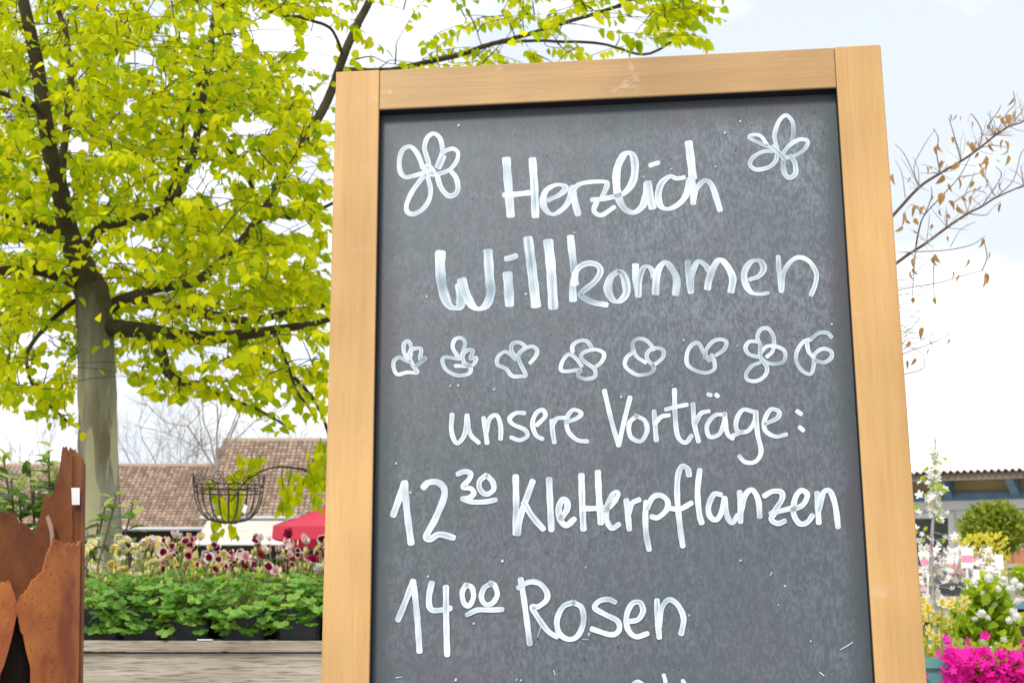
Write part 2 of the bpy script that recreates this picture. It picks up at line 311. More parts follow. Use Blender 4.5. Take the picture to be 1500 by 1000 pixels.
# ---- handwriting: strokes traced as centre lines (crop origin, crop scale), nib wider on down-strokes
def marker_mat(pos0=.40, pos1=.62):
    m = bpy.data.materials.new('white_chalk_marker'); m.use_nodes = True; t = m.node_tree; p = t.nodes['Principled BSDF']; K = t.links.new
    p.inputs['Roughness'].default_value = 0.55; p.inputs['Specular IOR Level'].default_value = 0.3
    u = t.nodes.new('ShaderNodeUVMap'); g = t.nodes.new('ShaderNodeMapping'); g.inputs['Scale'].default_value = (0.16, 4.5, 1); K(u.outputs[0], g.inputs[0])
    n = t.nodes.new('ShaderNodeTexNoise'); n.inputs['Scale'].default_value = 1.5; n.inputs['Detail'].default_value = 3; K(g.outputs[0], n.inputs['Vector'])
    g2 = t.nodes.new('ShaderNodeMapping'); g2.inputs['Scale'].default_value = (.42, .25, 1); K(u.outputs[0], g2.inputs[0]); n2 = t.nodes.new('ShaderNodeTexNoise'); n2.inputs['Scale'].default_value = 1.0; n2.inputs['Detail'].default_value = 1; K(g2.outputs[0], n2.inputs['Vector'])
    av = t.nodes.new('ShaderNodeMix'); av.inputs[0].default_value = .6; K(n.outputs['Fac'], av.inputs[2]); K(n2.outputs['Fac'], av.inputs[3])
    r = t.nodes.new('ShaderNodeValToRGB'); e = r.color_ramp.elements; e[0].position = pos0; e[0].color = (0.19, 0.255, 0.31, 1); e[1].position = pos1; e[1].color = (0.58, 0.645, 0.69, 1)
    s = t.nodes.new('ShaderNodeSeparateXYZ'); K(u.outputs[0], s.inputs[0])
    a = t.nodes.new('ShaderNodeMath'); a.operation = 'SUBTRACT'; a.inputs[1].default_value = 0.5; K(s.outputs[1], a.inputs[0])
    b = t.nodes.new('ShaderNodeMath'); b.operation = 'ABSOLUTE'; K(a.outputs[0], b.inputs[0])
    c = t.nodes.new('ShaderNodeMath'); c.operation = 'MULTIPLY'; c.inputs[1].default_value = 0.15; K(b.outputs[0], c.inputs[0])
    d = t.nodes.new('ShaderNodeMath'); d.operation = 'ADD'; K(av.outputs[0], d.inputs[0]); K(c.outputs[0], d.inputs[1])
    K(d.outputs[0], r.inputs[0]); K(r.outputs[0], p.inputs['Base Color']); return m
M['ink'] = marker_mat(); M['ink_fresh'] = marker_mat(.335, .56)
CR = {'F': (570, 180, 800/120), 'A': (560, 160, 1500/340), 'Z': (480, 40, 2.5), 'B': (880, 140, 1500/380), 'C': (620, 330, 1500/310), 'D': (900, 330, 1500/320),
      'E': (560, 470, 1500/340), 'G': (890, 470, 1500/350), 'H': (640, 560, 1500/560), 'I': (560, 670, 1500/340), 'J': (880, 670, 1500/370),
      'K': (570, 830, 1353/230), 'L': (740, 830, 1500/290), 'T': (840, 970, 5.0), 'X': (0, 0, 1.0)}
TXT = [
 ('flower_drawing', 'big five-petalled flower drawn beside Herzlich on the left', [
  ('F',7.5,6,[(330,440),(290,330),(240,255),(190,232),(130,270),(100,370),(110,480),(160,530),(230,520),(340,488)]),
  ('F',7,6,[(390,400),(360,310),(345,240),(370,150),(430,105),(490,140),(515,210),(520,280)]),
  ('F',6,6,[(505,305),(570,265),(630,255),(672,290),(665,360),(620,430),(570,470),(450,505),(390,480)]),
  ('F',11,9,[(525,320),(500,380),(475,440)]),
  ('F',7.5,7,[(470,520),(500,620),(550,690),(600,715),(660,680),(672,610),(650,530),(610,480)]),
  ('F',7,7,[(345,510),(290,580),(220,680),(170,800),(180,870),(240,890),(330,840),(390,750),(405,650),(380,540),(360,470)]),
  ('F',8,7,[(345,480),(372,420),(405,440),(440,500),(390,500)])]),
 ('lettering', 'handwritten word Herzlich', [
  ('A',12.5,7,[(802,318),(815,500),(830,692)]), ('A',8,8,[(785,556),(860,550),(950,540)]), ('A',11.5,7,[(970,318),(982,500),(990,697)]),
  ('A',10,5,[(1070,590),(1150,550),(1185,505),(1130,488),(1060,525),(1038,600),(1065,660),(1110,678),(1170,640),(1212,580),(1225,520)]),
  ('A',10,6,[(1230,505),(1245,600),(1265,678)]), ('A',8,6,[(1232,520),(1275,485),(1350,470),(1440,470),(1452,495),(1420,570)]),
  ('Z',7,7,[(967,632),(1010,628),(1060,618)]), ('Z',8,6,[(985,640),(975,672),(1002,688),(1050,658)]),
  ('B',11.5,6,[(60,590),(140,560),(188,490),(198,400),(180,340),(140,338),(102,400),(90,480),(100,580),(135,650),(190,676),(240,640),(262,580),(268,510)]),
  ('B',11.5,6,[(272,498),(282,570),(300,652)]), ('B',6,6.5,[(285,405),(310,395),(335,388)]),
  ('B',10.5,5.5,[(488,472),(440,480),(400,468),(350,510),(332,580),(348,640),(395,655),(460,620),(500,560),(515,480)]),
  ('B',12,6,[(508,268),(522,380),(532,480)]), ('B',9,6,[(528,470),(535,560),(535,622)]), ('B',9,6,[(535,600),(552,540),(600,492),(640,515),(668,590),(690,662)])]),
 ('flower_drawing', 'five-petalled flower drawn in the upper right corner', [
  ('B',6.5,5.5,[(1020,310),(1005,230),(1030,150),(1070,115),(1108,150),(1115,210),(1105,262)]),
  ('B',6,5,[(985,300),(930,280),(862,245),(880,228),(925,235),(962,285)]),
  ('B',6.5,6,[(1010,322),(940,325),(880,360),(863,400),(900,428),(970,415),(1010,380),(1020,340)]),
  ('B',6,6,[(1050,340),(1090,290),(1150,255),(1197,265),(1180,310),(1120,350),(1060,362)]),
  ('B',7.5,7,[(1055,350),(1060,440),(1090,475),(1125,450),(1122,390),(1095,350)]), ('B',8,7,[(995,298),(1040,340),(1065,365)])]),
 ('lettering', 'handwritten word Willkommen', [
  ('C',15,6,[(122,188),(120,300),(136,440),(172,550),(215,585),(258,572),(268,500),(262,420)]),
  ('C',14,6,[(272,382),(300,480),(345,565),(395,592),(450,560),(477,480),(470,380),(458,178)]),
  ('C',14,7,[(597,338),(605,450),(612,568)]), ('C',7,8,[(585,238),(622,230),(660,216)]),
  ('C',14.5,7,[(742,88),(768,300),(800,575)]), ('C',14.5,7,[(885,108),(905,300),(922,588)]),
  ('C',11,7,[(1043,76),(1056,200),(1072,330),(1078,420)]), ('C',11,7,[(1062,535),(1060,420),(1075,360)]),
  ('C',9,8,[(1062,420),(1090,315),(1160,270),(1230,280),(1257,325),(1220,395),(1130,470),(1118,500),(1200,545),(1300,563)]),
  ('C',12.5,5,[(1385,325),(1330,370),(1308,450),(1340,525),(1390,538),(1440,480),(1432,390),(1402,332),(1375,328)]),
  ('D',10.5,5,[(145,268),(150,380),(168,492)]), ('D',9,5,[(165,480),(172,380),(195,300),(230,283),(260,310),(272,355)]),
  ('D',11,5.5,[(282,472),(285,400),(300,310),(345,255),(390,290),(428,370),(420,478)]),
  ('D',9,5,[(505,252),(510,350),(525,458)]), ('D',9,6,[(525,440),(532,340),(570,250),(620,270),(652,315)]),
  ('D',11,6,[(638,438),(650,370),(680,290),(720,238),(768,270),(812,360),(800,458)]),
  ('D',10,5,[(930,372),(990,350),(1025,300),(1000,245),(940,250),(893,320),(900,400),(940,460),(1000,472),(1060,463)]),
  ('D',7.5,5,[(1125,215),(1132,330),(1147,452)]), ('D',7,6.5,[(1150,440),(1162,330),(1210,250),(1270,220),(1340,250),(1387,330),(1378,410),(1350,478)])]),
]
row = [
 ('E',[[(165,250),(140,200),(140,150),(165,130),(185,160),(185,225)],[(175,262),(150,255),(110,235),(75,260),(75,310),(100,345),(160,332),(225,332),(200,290),(175,230),(185,190),(230,175),(252,190),(245,245),(278,242),(220,290)]]),
 ('E',[[(490,232),(455,170),(470,120),(510,110),(535,140),(525,190),(510,225)],[(500,245),(460,240),(400,235),(390,270),(420,320),(490,352),(560,340),(570,300),(530,270),(520,220),(550,190),(585,193),(570,240),(607,240),(590,280),(560,290),(470,290)]]),
 ('E',[[(870,245),(835,190),(840,150),(880,138),(920,160),(912,180)],[(860,250),(820,210),(790,200),(750,230),(745,280),(800,310),(840,355),(900,357),(927,347),(890,270),(880,220),(920,180),(970,165),(1000,190),(990,230),(955,272)]]),
 ('E',[[(1230,200),(1230,160),(1270,130),(1320,130),(1352,168)],[(1290,292),(1250,240),(1205,215),(1165,260),(1155,315),(1200,325),(1280,315),(1265,350),(1310,375),(1372,360),(1370,310),(1310,265),(1285,230),(1310,200),(1380,185),(1432,210),(1420,260),(1380,297)]]),
 ('G',[[(240,262),(190,230),(165,190),(158,140),(190,112),(240,120),(280,160),(290,180)],[(165,192),(120,230),(110,280),(150,320),(200,340),(270,325),(290,290),(250,240),(250,200),(290,170),(345,180),(350,220),(320,255),(280,282)]]),
 ('G',[[(640,252),(600,190),(570,140),(530,150),(500,200),(500,270),(550,310),(620,325),(670,300),(668,250),(652,212)],[(610,232),(620,180),(660,130),(710,115),(747,135),(730,180),(680,215)]]),
 ('G',[[(960,155),(940,100),(960,55),(1000,45),(1035,80),(1045,130),(1035,190),(1000,225)],[(945,130),(890,130),(865,170),(890,210),(945,225)],[(960,200),(1000,160),(1060,160),(1112,190),(1110,250),(1060,270),(1000,262),(960,230)],[(958,165),(960,230),(1000,290),(990,340),(940,375),(880,370),(870,330),(910,280),(955,262)]]),
 ('G',[[(1280,115),(1230,130),(1190,190),(1185,250),(1220,310),(1275,332),(1295,270),(1300,210),(1350,175),(1402,190),(1405,230),(1360,260),(1310,250)],[(1280,110),(1330,75),(1380,75),(1407,102)],[(1250,130),(1262,190),(1290,225)]]),
]
for i, (c, ss) in enumerate(row):
    TXT.append(('flower_drawing', 'small looped flower in the drawn row', [(c, 6.2, 5.4, s) for s in ss]))
TXT += [
 ('lettering', 'handwritten word unsere', [('H',7,6,s) for s in (
  [(60,125),(57,190),(78,238),(108,205),(118,130)],[(118,128),(130,200),(165,237)],[(183,138),(192,200),(197,238)],[(194,195),(207,142),(235,130),(250,170),(250,222)],
  [(345,120),(310,120),(285,142),(300,165),(345,185),(355,210),(325,226),(290,215)],[(392,167),(425,132),(415,108),(390,120),(375,160),(388,205),(415,222)],
  [(450,148),(455,200),(461,236)],[(452,170),(470,142),(500,138)],[(503,157),(550,140),(566,120),(535,108),(510,140),(515,190),(550,225),(592,231)])]),
 ('lettering', 'handwritten word Vorträge with colon', [('H',7.2,6,s) for s in (
  [(657,32),(685,150),(713,247)],[(713,247),(735,150),(758,58)],[(785,130),(755,160),(760,212),(800,230),(824,190),(815,150),(780,130)],
  [(852,112),(857,180),(861,227)],[(858,160),(880,135),(912,128)],[(932,28),(935,130),(945,210),(975,236),(1000,208)],[(897,106),(940,95),(982,87)],
  [(1005,84),(1010,160),(1027,232)],[(1015,160),(1035,122),(1068,112)],[(1130,125),(1090,130),(1060,170),(1070,212),(1108,202),(1128,155),(1130,122)],[(1130,140),(1140,200),(1162,220)],
  [(1245,115),(1200,108),(1175,150),(1180,190),(1220,190),(1248,150),(1250,115)],[(1162,208),(1200,192)],[(1252,115),(1258,200),(1272,270),(1250,310),(1210,312),(1185,288)],
  [(1288,162),(1335,140),(1342,115),(1310,106),(1285,150),(1290,190),(1330,212),(1372,203)],[(1063,46),(1076,50)],[(1095,48),(1103,54)],[(1413,112),(1430,125)],[(1423,175),(1438,188)])]),
 ('lettering', 'handwritten time 12 30', [('I',10,9,s) for s in ([(70,372),(110,260),(142,163)],[(145,160),(160,350),(186,552)],[(265,192),(300,160),(360,160),(400,200),(395,270),(340,400),(285,505),(310,525),(370,495),(462,517)])] +
  [('I',8,7.5,s) for s in ([(485,107),(530,90),(572,102),(560,142),(522,188),(572,200),(592,230),(562,258),(515,265)],[(672,113),(630,150),(630,202),(670,236),(717,210),(715,160),(680,118)],[(515,265),(580,285),(660,285),(735,272)])]),
 ('lettering', 'handwritten word Kletterpflanzen', [('I',9.5,8,s) for s in ([(862,122),(865,300),(862,490)],[(875,492),(895,370),(972,152)],[(915,290),(970,380),(1042,462)],[(1078,138),(1085,300),(1093,467)],
  [(1155,392),(1195,330),(1190,280),(1162,273),(1140,330),(1150,400),(1190,437),(1242,395)],[(1287,112),(1292,300),(1300,462)],[(1393,92),(1400,250),(1412,422)],[(1285,328),(1360,328),(1450,322)])] +
  [('J',8.5,7.5,s) for s in ([(30,310),(80,262),(100,212),(72,218),(38,290),(36,370),(65,417),(110,395)],[(152,252),(160,330),(170,427)],[(165,330),(185,272),(230,248)],
  [(270,262),(265,350),(270,450),(288,547)],[(275,300),(310,235),(360,225),(397,260),(390,310),(340,355),(300,350)],[(525,105),(515,65),(480,53),(457,120),(455,250),(470,400),(488,527)],[(410,300),(470,305),(540,268)],
  [(588,72),(575,200),(585,330),(600,388)],[(715,220),(672,218),(640,290),(650,350),(690,367),(722,310),(735,238)],[(735,240),(750,340),(780,385),(815,340)],[(825,203),(830,300),(830,382)],[(835,310),(860,220),(900,192),(935,250),(945,352)],
  [(970,228),(1020,200),(1072,205),(1075,250),(1020,332)],[(1008,332),(1130,300)],[(1030,335),(1012,365),(1050,390),(1095,375)],[(1130,312),(1200,280),(1227,220),(1190,195),(1155,240),(1145,330),(1180,390),(1225,385),(1258,343)],
  [(1285,208),(1290,300),(1295,387)],[(1297,310),(1320,212),(1360,198),(1392,280),(1410,413)])]),
 ('lettering', 'handwritten time 14 00', [('K',9,8,s) for s in ([(75,458),(140,300),(207,118)],[(208,122),(240,400),(262,728)],[(368,135),(345,250),(350,345),(400,375),(530,355)],[(490,172),(492,450),(500,758)])] +
  [('K',7.8,7.5,s) for s in ([(665,150),(630,220),(645,310),(690,332),(727,260),(715,180),(678,158)],[(885,140),(820,180),(795,260),(830,322),(890,310),(932,240),(910,160),(870,137)],[(668,412),(760,370),(860,370),(978,365)])]),
 ('lettering', 'handwritten word Rosen', [('L',8.4,7.6,s) for s in ([(118,92),(150,300),(187,584)],[(98,158),(180,115),(260,125),(315,190),(312,250),(250,300),(205,305),(260,400),(330,490),(395,528)],
  [(520,267),(440,300),(393,400),(410,500),(480,547),(550,520),(592,420),(580,310),(515,267)],[(835,268),(780,245),(710,260),(680,310),(760,360),(852,410),(862,480),(800,512),(655,468)],
  [(950,412),(1010,395),(1045,330),(1020,268),(960,280),(920,370),(930,470),(990,527),(1080,503)],[(1150,250),(1155,400),(1168,535)],[(1168,450),(1182,320),(1240,247),(1310,290),(1352,390),(1333,507)])]),
 ('lettering', 'letter tops of the next handwritten line', [('T',6,6,s) for s in ([(425,165),(470,138),(515,165)],[(660,88),(672,130),(676,190)],[(800,130),(818,165)])]),
]
zlift = [0]
def ribbon(mbv, uvs, faces, st):
    cid, wv, wh, pts = st; ox, oy, s = CR[cid]
    p = np.array([(ox + x / s, oy + y / s) for x, y in pts]); p = catmull(p, 9)
    d = np.gradient(p, axis=0); l = np.linalg.norm(d, axis=1)[:, None] + 1e-9; d = d / l
    seg = np.r_[0, np.cumsum(np.linalg.norm(np.diff(p, axis=0), axis=1))]
    wd = np.sqrt((wv * np.abs(d[:, 1])) ** 2 + (wh * np.abs(d[:, 0])) ** 2)
    k = np.ones(5) / 5; wd = np.convolve(np.pad(wd, 2, 'edge'), k, 'valid')
    ph = random.random() * 9; wd = wd * (1 + 0.05 * np.sin(seg * 0.21 + ph) + 0.02 * np.sin(seg * 0.6 + ph * 2))
    nv = np.stack([-d[:, 1], d[:, 0]], 1)
    ee = .16 if wv > 10 else .34; e0, e1 = wd[0] * ee, wd[-1] * ee
    p = np.vstack([p[0] - d[0] * e0, p[0] - d[0] * e0 * .6, p, p[-1] + d[-1] * e1 * .6, p[-1] + d[-1] * e1]); wd = np.r_[wd[0] * .45, wd[0] * .82, wd, wd[-1] * .82, wd[-1] * .45]; nv = np.vstack([nv[0], nv[0], nv, nv[-1], nv[-1]]); seg = np.r_[-2, -1, seg, seg[-1] + 1, seg[-1] + 2]
    a = p + nv * wd[:, None] / 2; b = p - nv * wd[:, None] / 2; mid = p
    zlift[0] += 1; y = REC - 0.00015 - 0.000006 * zlift[0]
    base = len(mbv); u0 = random.random() * 20
    for i in range(len(p)):
        for q, vv in ((a, 0.0), (mid, 0.5), (b, 1.0)):
            mbv.append(on_board(q[i][0], q[i][1], y)); uvs.append((u0 + seg[i] / 22.0, vv + (ph if False else 0)))
    for i in range(len(p) - 1):
        for j in (0, 1): faces.append((base + i * 3 + j, base + i * 3 + j + 1, base + i * 3 + j + 4, base + i * 3 + j + 3))
for nm, lb, sts in TXT:
    v, uv, fc = [], [], []
    for st in sts: ribbon(v, uv, fc, st)
    o = obj(nm, v, fc, M['ink_fresh' if any(k in lb for k in ('Herz', '12', 'Klett', '14', 'Rosen', 'unsere', 'Vort', 'next')) else 'ink'], panel, world=False, uv=uv); o['label'] = lb
# dots and flecks of marker left on the slate
v, uv, fc = [], [], []
fl = [(672,183),(842,340),(625,433),(770,430),(1084,177),(1062,194),(1048,243),(984,247),(942,258),(660,564),(671,563),(724,569),(580,678),(668,994),(757,994),(763,995),(985,564),(1080,506),(1002,497),(1218,474),(601,720),(736,820),(858,830),(1085,820),(1150,857),(627,843),(694,912),(1010,900),(1140,885),(1188,938),(910,580)]
for x, y in fl: ribbon(v, uv, fc, ('X', random.uniform(1.6, 3.2), 2.2, [(x, y), (x + random.uniform(-.8, .8), y + random.uniform(.8, 2.4))]))
for s in ([(1231,951),(1240,946),(1249,940)], [(1201,984),(1207,989)], [(580,992),(588,991)], [(853,936),(861,936)], [(811,981),(813,988)], [(862,926),(862,931),(865,926)], [(1128,842),(1131,838)], [(792,918),(788,932)]): ribbon(v, uv, fc, ('X', 1.4, 1.3, s))
tag(obj('marker_flecks', v, fc, M['ink'], panel, world=False, uv=uv), kind='stuff')

# ================================================================ leafy tree
TY = 9.5
k_px = TY / F
tree = empty('deciduous_tree', (P(146, 800, TY)[0], TY, 0), 'leafy tree with fresh yellow-green spring leaves and grey trunk behind the hanging basket', 'tree')
def path(pts, Y0, Y1=None, n=6):
    Y1 = Y0 if Y1 is None else Y1; k = len(pts)
    return catmull([P(x, y, Y0 + (Y1 - Y0) * i / (k - 1)) for i, (x, y) in enumerate(pts)], n)
base = P(152, 880, TY); tb = np.array([base[0] + 0.02, TY, -0.05])
tpath = catmull([tb, np.array([base[0] + .01, TY, 0.35]), P(149, 800, TY), P(144, 650, TY), P(141, 520, TY), P(139, 470, TY), P(134, 425, TY), P(124, 395, TY)], 6)
v, f = tube(tpath, [36*k_px, 32*k_px, 30*k_px, 28.5*k_px, 27*k_px, 27*k_px, 25.5*k_px, 16*k_px], 18)
v = v + rng.normal(0, 0.0022, v.shape)
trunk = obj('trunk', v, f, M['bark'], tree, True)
limbs = [  # pixels, start and end distance, radii in px
 ([(131,425),(122,392),(108,362),(96,320),(88,280),(72,220),(60,140),(50,70),(36,0),(18,-90),(10,-200)], 9.5, 9.0, [21,17,14,12,10,8,6]),
 ([(104,352),(85,342),(50,330),(0,313),(-70,300),(-160,310)], 9.5, 8.8, [8,6,3]),
 ([(62,167),(40,148),(0,137),(-60,120)], 9.2, 8.7, [5,4,2]),
 ([(150,478),(185,480),(230,486),(290,495),(345,491),(400,482),(450,474),(495,462)], 9.5, 8.8, [14,11,9,6,3]),
 ([(178,480),(205,484),(232,502),(243,527),(248,547),(268,562),(300,568)], 9.4, 8.9, [10,9,7,4]),
 ([(150,460),(170,446),(195,436),(227,423),(283,413),(320,387),(350,357),(383,313),(410,262),(440,212),(458,186),(480,148),(496,108),(520,48),(543,0),(580,-90),(600,-170)], 9.5, 10.6, [10,8,7,7,7.5,7,5]),
 ([(195,437),(233,447),(283,457),(317,461),(370,467),(440,452),(490,444)], 9.5, 10.1, [9,8,6,3]),
 ([(385,310),(420,316),(455,310),(500,290)], 9.9, 9.5, [4,3.5,2]),
 ([(120,372),(150,333),(180,322),(215,314),(240,304),(262,275),(280,227),(297,133),(305,80),(312,32),(327,-5),(345,-90)], 9.5, 10.3, [9,8,7,6,6,5]),
 ([(105,360),(92,300),(93,233),(100,150),(102,117),(100,77),(95,40),(80,0),(60,-70)], 9.6, 10.4, [8,6,5,4]),
 ([(240,304),(252,262),(262,225),(268,170),(290,120),(320,100)], 9.8, 9.4, [4,3,2]),
 ([(383,309),(357,250),(320,200),(272,170),(230,150)], 9.8, 9.2, [3.5,3,2]),
 ([(498,102),(560,103),(600,98),(672,80),(720,64),(760,54),(800,40),(900,8),(960,-25)], 10.2, 9.2, [5,4,3.2,2.5]),
 ([(720,64),(800,60),(880,62),(945,76),(990,56),(1012,50)], 9.7, 9.1, [2.5,2,1.6]),
 ([(345,491),(420,540),(470,600),(490,680),(478,702),(440,684),(405,680),(375,688),(352,704),(335,728)], 9.2, 8.75, [3.5,2.4,1.7,1.4,1.0]),
 ([(120,420),(85,405),(40,395),(-30,400),(-110,420)], 9.5, 8.9, [9,8,5]),
 ([(110,440),(75,470),(40,520),(60,580),(108,622)], 9.5, 9.0, [4,3,2]),
 ([(268,562),(300,570),(345,585),(385,602),(418,620)], 8.9, 8.6, [3,2.2,1.5]),
 ([(400,482),(420,530),(440,580),(462,605)], 9.0, 8.8, [3,2,1.5]),
 ([(502,80),(482,40),(440,25),(400,20),(360,-20)], 10.2, 9.6, [3,2.5,1.5]),
]
lb = MB(); nodes = [tpath[-10:]]
lp = []
for pts, y0, y1, r in limbs:
    q = path(pts, y0, y1); rr = np.interp(np.linspace(0, 1, len(q)), np.linspace(0, 1, len(r)), r) * k_px
    q = q + np.cumsum(rng.normal(0, 0.0016, q.shape), axis=0); lb.tube(q, rr, 9 if r[0] > 5 else 6); nodes.append(q)
lb.make('branches', M['limb'], tree, True)
# leaf shape: pointed oval, folded on its midrib, length 1 along +Y
def leaf_shape(nseg=4, wid=0.38, fold=0.16, curl=0.24):
    v, f = [], []
    for i in range(nseg + 1):
        t = i / nseg; w_ = wid * math.sin(math.pi * min(1, t ** 0.8)) ** 0.75 * (1 - 0.15 * t) if 0 < i < nseg else 0.0
        z = -curl * t * t
        v += [(-w_, t, z + fold * w_ * 2), (0, t, z), (w_, t, z + fold * w_ * 2)]
    for i in range(nseg):
        for j in (0, 1): f.append((i*3+j, i*3+j+1, (i+1)*3+j+1, (i+1)*3+j))
    return np.array(v), f
LV, LF = leaf_shape()
# where the photograph shows open sky between the leaves (cx, cy, rx, ry)
HOLES = [(400,52,36,30),(227,18,18,14),(205,88,26,15),(372,186,36,14),(288,270,20,16),(322,290,18,11),(153,293,9,11),(468,62,26,44),(20,363,26,9),(420,331,36,13),(438,377,16,8),
         (216,456,20,6),(317,514,24,11),(283,530,13,11),(432,515,26,22),(50,548,34,17),(70,495,18,10),(452,250,16,26),(470,150,14,26),(12,170,12,10),(235,60,14,9),(345,60,10,22),
         (445,120,22,12),(300,240,10,6),(190,150,8,8),(120,215,8,8),(30,60,8,8),(560,30,44,26),(640,20,22,18),(850,45,28,22),(585,70,16,10),(930,30,14,16),(700,15,12,12),(330,545,14,10)]
BX = [-700,-300,0,60,110,112,172,176,200,240,270,300,330,370,415,421,432,460,480,488,520,700,860,1000,1045,1072,1200]
BYv = [520,560,600,612,625,560,540,548,572,588,586,578,590,602,621,565,562,603,590,300,140,135,130,85,70,0,-200]
def leaf_ok(px, py):
    ok = py < np.interp(px, BX, BYv)
    for cx, cy, rx, ry in HOLES: ok &= ((px - cx) / rx) ** 2 + ((py - cy) / ry) ** 2 > rng.uniform(0.75, 1.15, len(px))
    ok &= ~((px > 485) & (py > 40) & (px < 640) & (rng.random(len(px)) < 0.35))
    return ok
starts = []                                       # spray starts: pixel and distance
def scatter(n, x0, x1, y0, y1, ya=7.9, yb=11.3):
    for _ in range(n): starts.append((random.uniform(x0, x1), random.uniform(y0, y1), random.uniform(ya, yb)))
scatter(1400, -30, 470, -60, 440); scatter(330, -30, 470, 420, 575, 8.2, 10.8); scatter(85, 470, 880, -50, 120, 8.6, 10.2); scatter(46, 870, 1015, -60, 58, 8.7, 9.6)
scatter(170, -520, -30, -400, 520); scatter(170, -40, 820, -420, -60)
for x, y in [(20,585),(50,600),(80,612),(100,622),(10,560),(60,575),(300,575),(325,588),(350,592),(375,604),(400,614),(440,585),(455,600),(265,612),(275,600),(250,575)]: starts.append((x, y, 8.8))
ALLN = np.concatenate(nodes); tw = MB(); leaves = []
st3 = [(np.linalg.norm(ALLN - P(*s), axis=1).min(), s) for s in starts]; st3.sort(key=lambda a: a[0])
pool = [ALLN]; trunk_xy = np.array([base[0], TY])
for d_, (px, py, Y) in st3:
    if 100 < px < 180 and py > 395 and Y < 9.5: continue
    if not leaf_ok(np.array([px]), np.array([py]))[0]: continue
    c = P(px, py, Y); allp = np.concatenate(pool) if len(pool) > 1 else pool[0]; pool = [allp]
    q = allp[np.argmin(np.linalg.norm(allp - c, axis=1))]; dv = c - q; L_ = np.linalg.norm(dv)
    if L_ > 0.8: continue
    out = np.array([c[0] - trunk_xy[0], c[1] - trunk_xy[1], 0]); out = nrm(out + rng.normal(0, 0.6, 3) * [1, 1, 0.15]); out[2] = rng.normal(-0.05, 0.12)
    if L_ > 0.12: dirn = nrm(nrm(dv) * [1, 1, 0.55] * 0.9 + out * 0.6)
    else: dirn = nrm(out)
    ln = random.uniform(0.26, 0.48); mid = (q + c) / 2 + np.array([0, 0, 0.06 * L_]) + rng.normal(0, 0.05 * L_, 3)
    tip = c + dirn * ln; tip[2] -= 0.09 * ln
    cp = catmull([q, mid, c, c + dirn * ln * 0.5, tip], 4)
    tx_, ty_ = PX(tip)
    if not leaf_ok(tx_, ty_)[0]: cp = cp[:10]; tip = c + (tip - c) * .2
    tw.tube(cp, [max(0.003, 0.0034 * (1 + L_)), 0.0020, 0.0009], 4, False); pool.append(cp[4:])
    side = nrm(np.cross(dirn, [0, 0, 1])); nl = random.randint(10, 15)
    for i in range(nl):
        t = (i + 0.6) / nl; b = np.array([np.interp(t, np.linspace(0, 1, 9), cp[8:][:, k_]) for k_ in range(3)]) if len(cp) >= 17 else c + (tip - c) * t
        s_ = 1 if i % 2 else -1
        ax = nrm(side * s_ * random.uniform(0.3, 0.9) + dirn * random.uniform(0.1, 0.8) + np.array([0, 0, -random.uniform(0.05, 1.05)]) + rng.normal(0, 0.2, 3))
        no = nrm(np.array([0, 0, 1.0]) * random.uniform(0.4, 1.2) + rng.normal(0, 0.42, 3) - np.array([0, 0.25, 0]))
        leaves.append((b + ax * 0.008, ax, no, random.uniform(0.038, 0.07)))
# hanging spray around and behind the basket
drops = [(352,700,660,700),(365,690,664,700),(380,684,666,690),(342,710,690,720),(415,682,688,756),(424,682,690,752),(436,683,690,735),(447,690,690,715),(462,690,660,735),(470,695,640,748),(458,690,670,720),(476,690,650,690),(330,722,720,756),(322,735,725,770),(345,715,700,760),(338,725,745,790),(314,745,760,790),(340,740,720,765),(310,720,700,730)]
nh0 = len(leaves)
for x, ya, y0, y1 in drops:
    Y = random.uniform(8.8, 9.0); q = np.array([P(x + rng.normal(0, 2), y, Y) for y in np.linspace(min(ya, y0), max(ya, y1), 6)]); tw.tube(q, [0.0022, 0.001], 4, False)
    for i in range(int(max(7, (y1 - y0) / 3.2))):
        y = random.uniform(y0, y1 - 6); b = P(x + rng.normal(0, 4), y, Y + rng.normal(0, 0.05))
        leaves.append((b, nrm(np.array([rng.normal(0, .5), rng.normal(0, .3), -1])), nrm(np.array([rng.normal(0, .7), -0.6, 0.6])), random.uniform(0.038, 0.058)))
# leafy sprays along the low drooping twigs
for li, cnt in ((16, 60), (17, 75), (18, 60), (4, 40)):
    q = path(*limbs[li][:3]); q = q[len(q) // 2 if li in (4, 16) else 0:]
    for _ in range(cnt):
        b = q[random.randrange(len(q))] + rng.normal(0, 1, 3) * [.03, .09, .025]; ax = nrm(np.array([rng.normal(0.3, .7), rng.normal(0, .5), -random.uniform(.2, 1.1)]))
        leaves.append((b, ax, nrm(np.array([0, -.35, .8]) + rng.normal(0, .4, 3)), random.uniform(.042, .066)))
nhang = len(leaves) - nh0
tw.make('twigs', M['limb'], tree)
pos = np.array([l[0] for l in leaves]); lx, ly = PX(pos + np.array([l[1] for l in leaves]) * 0.03); keep = leaf_ok(lx, ly); 
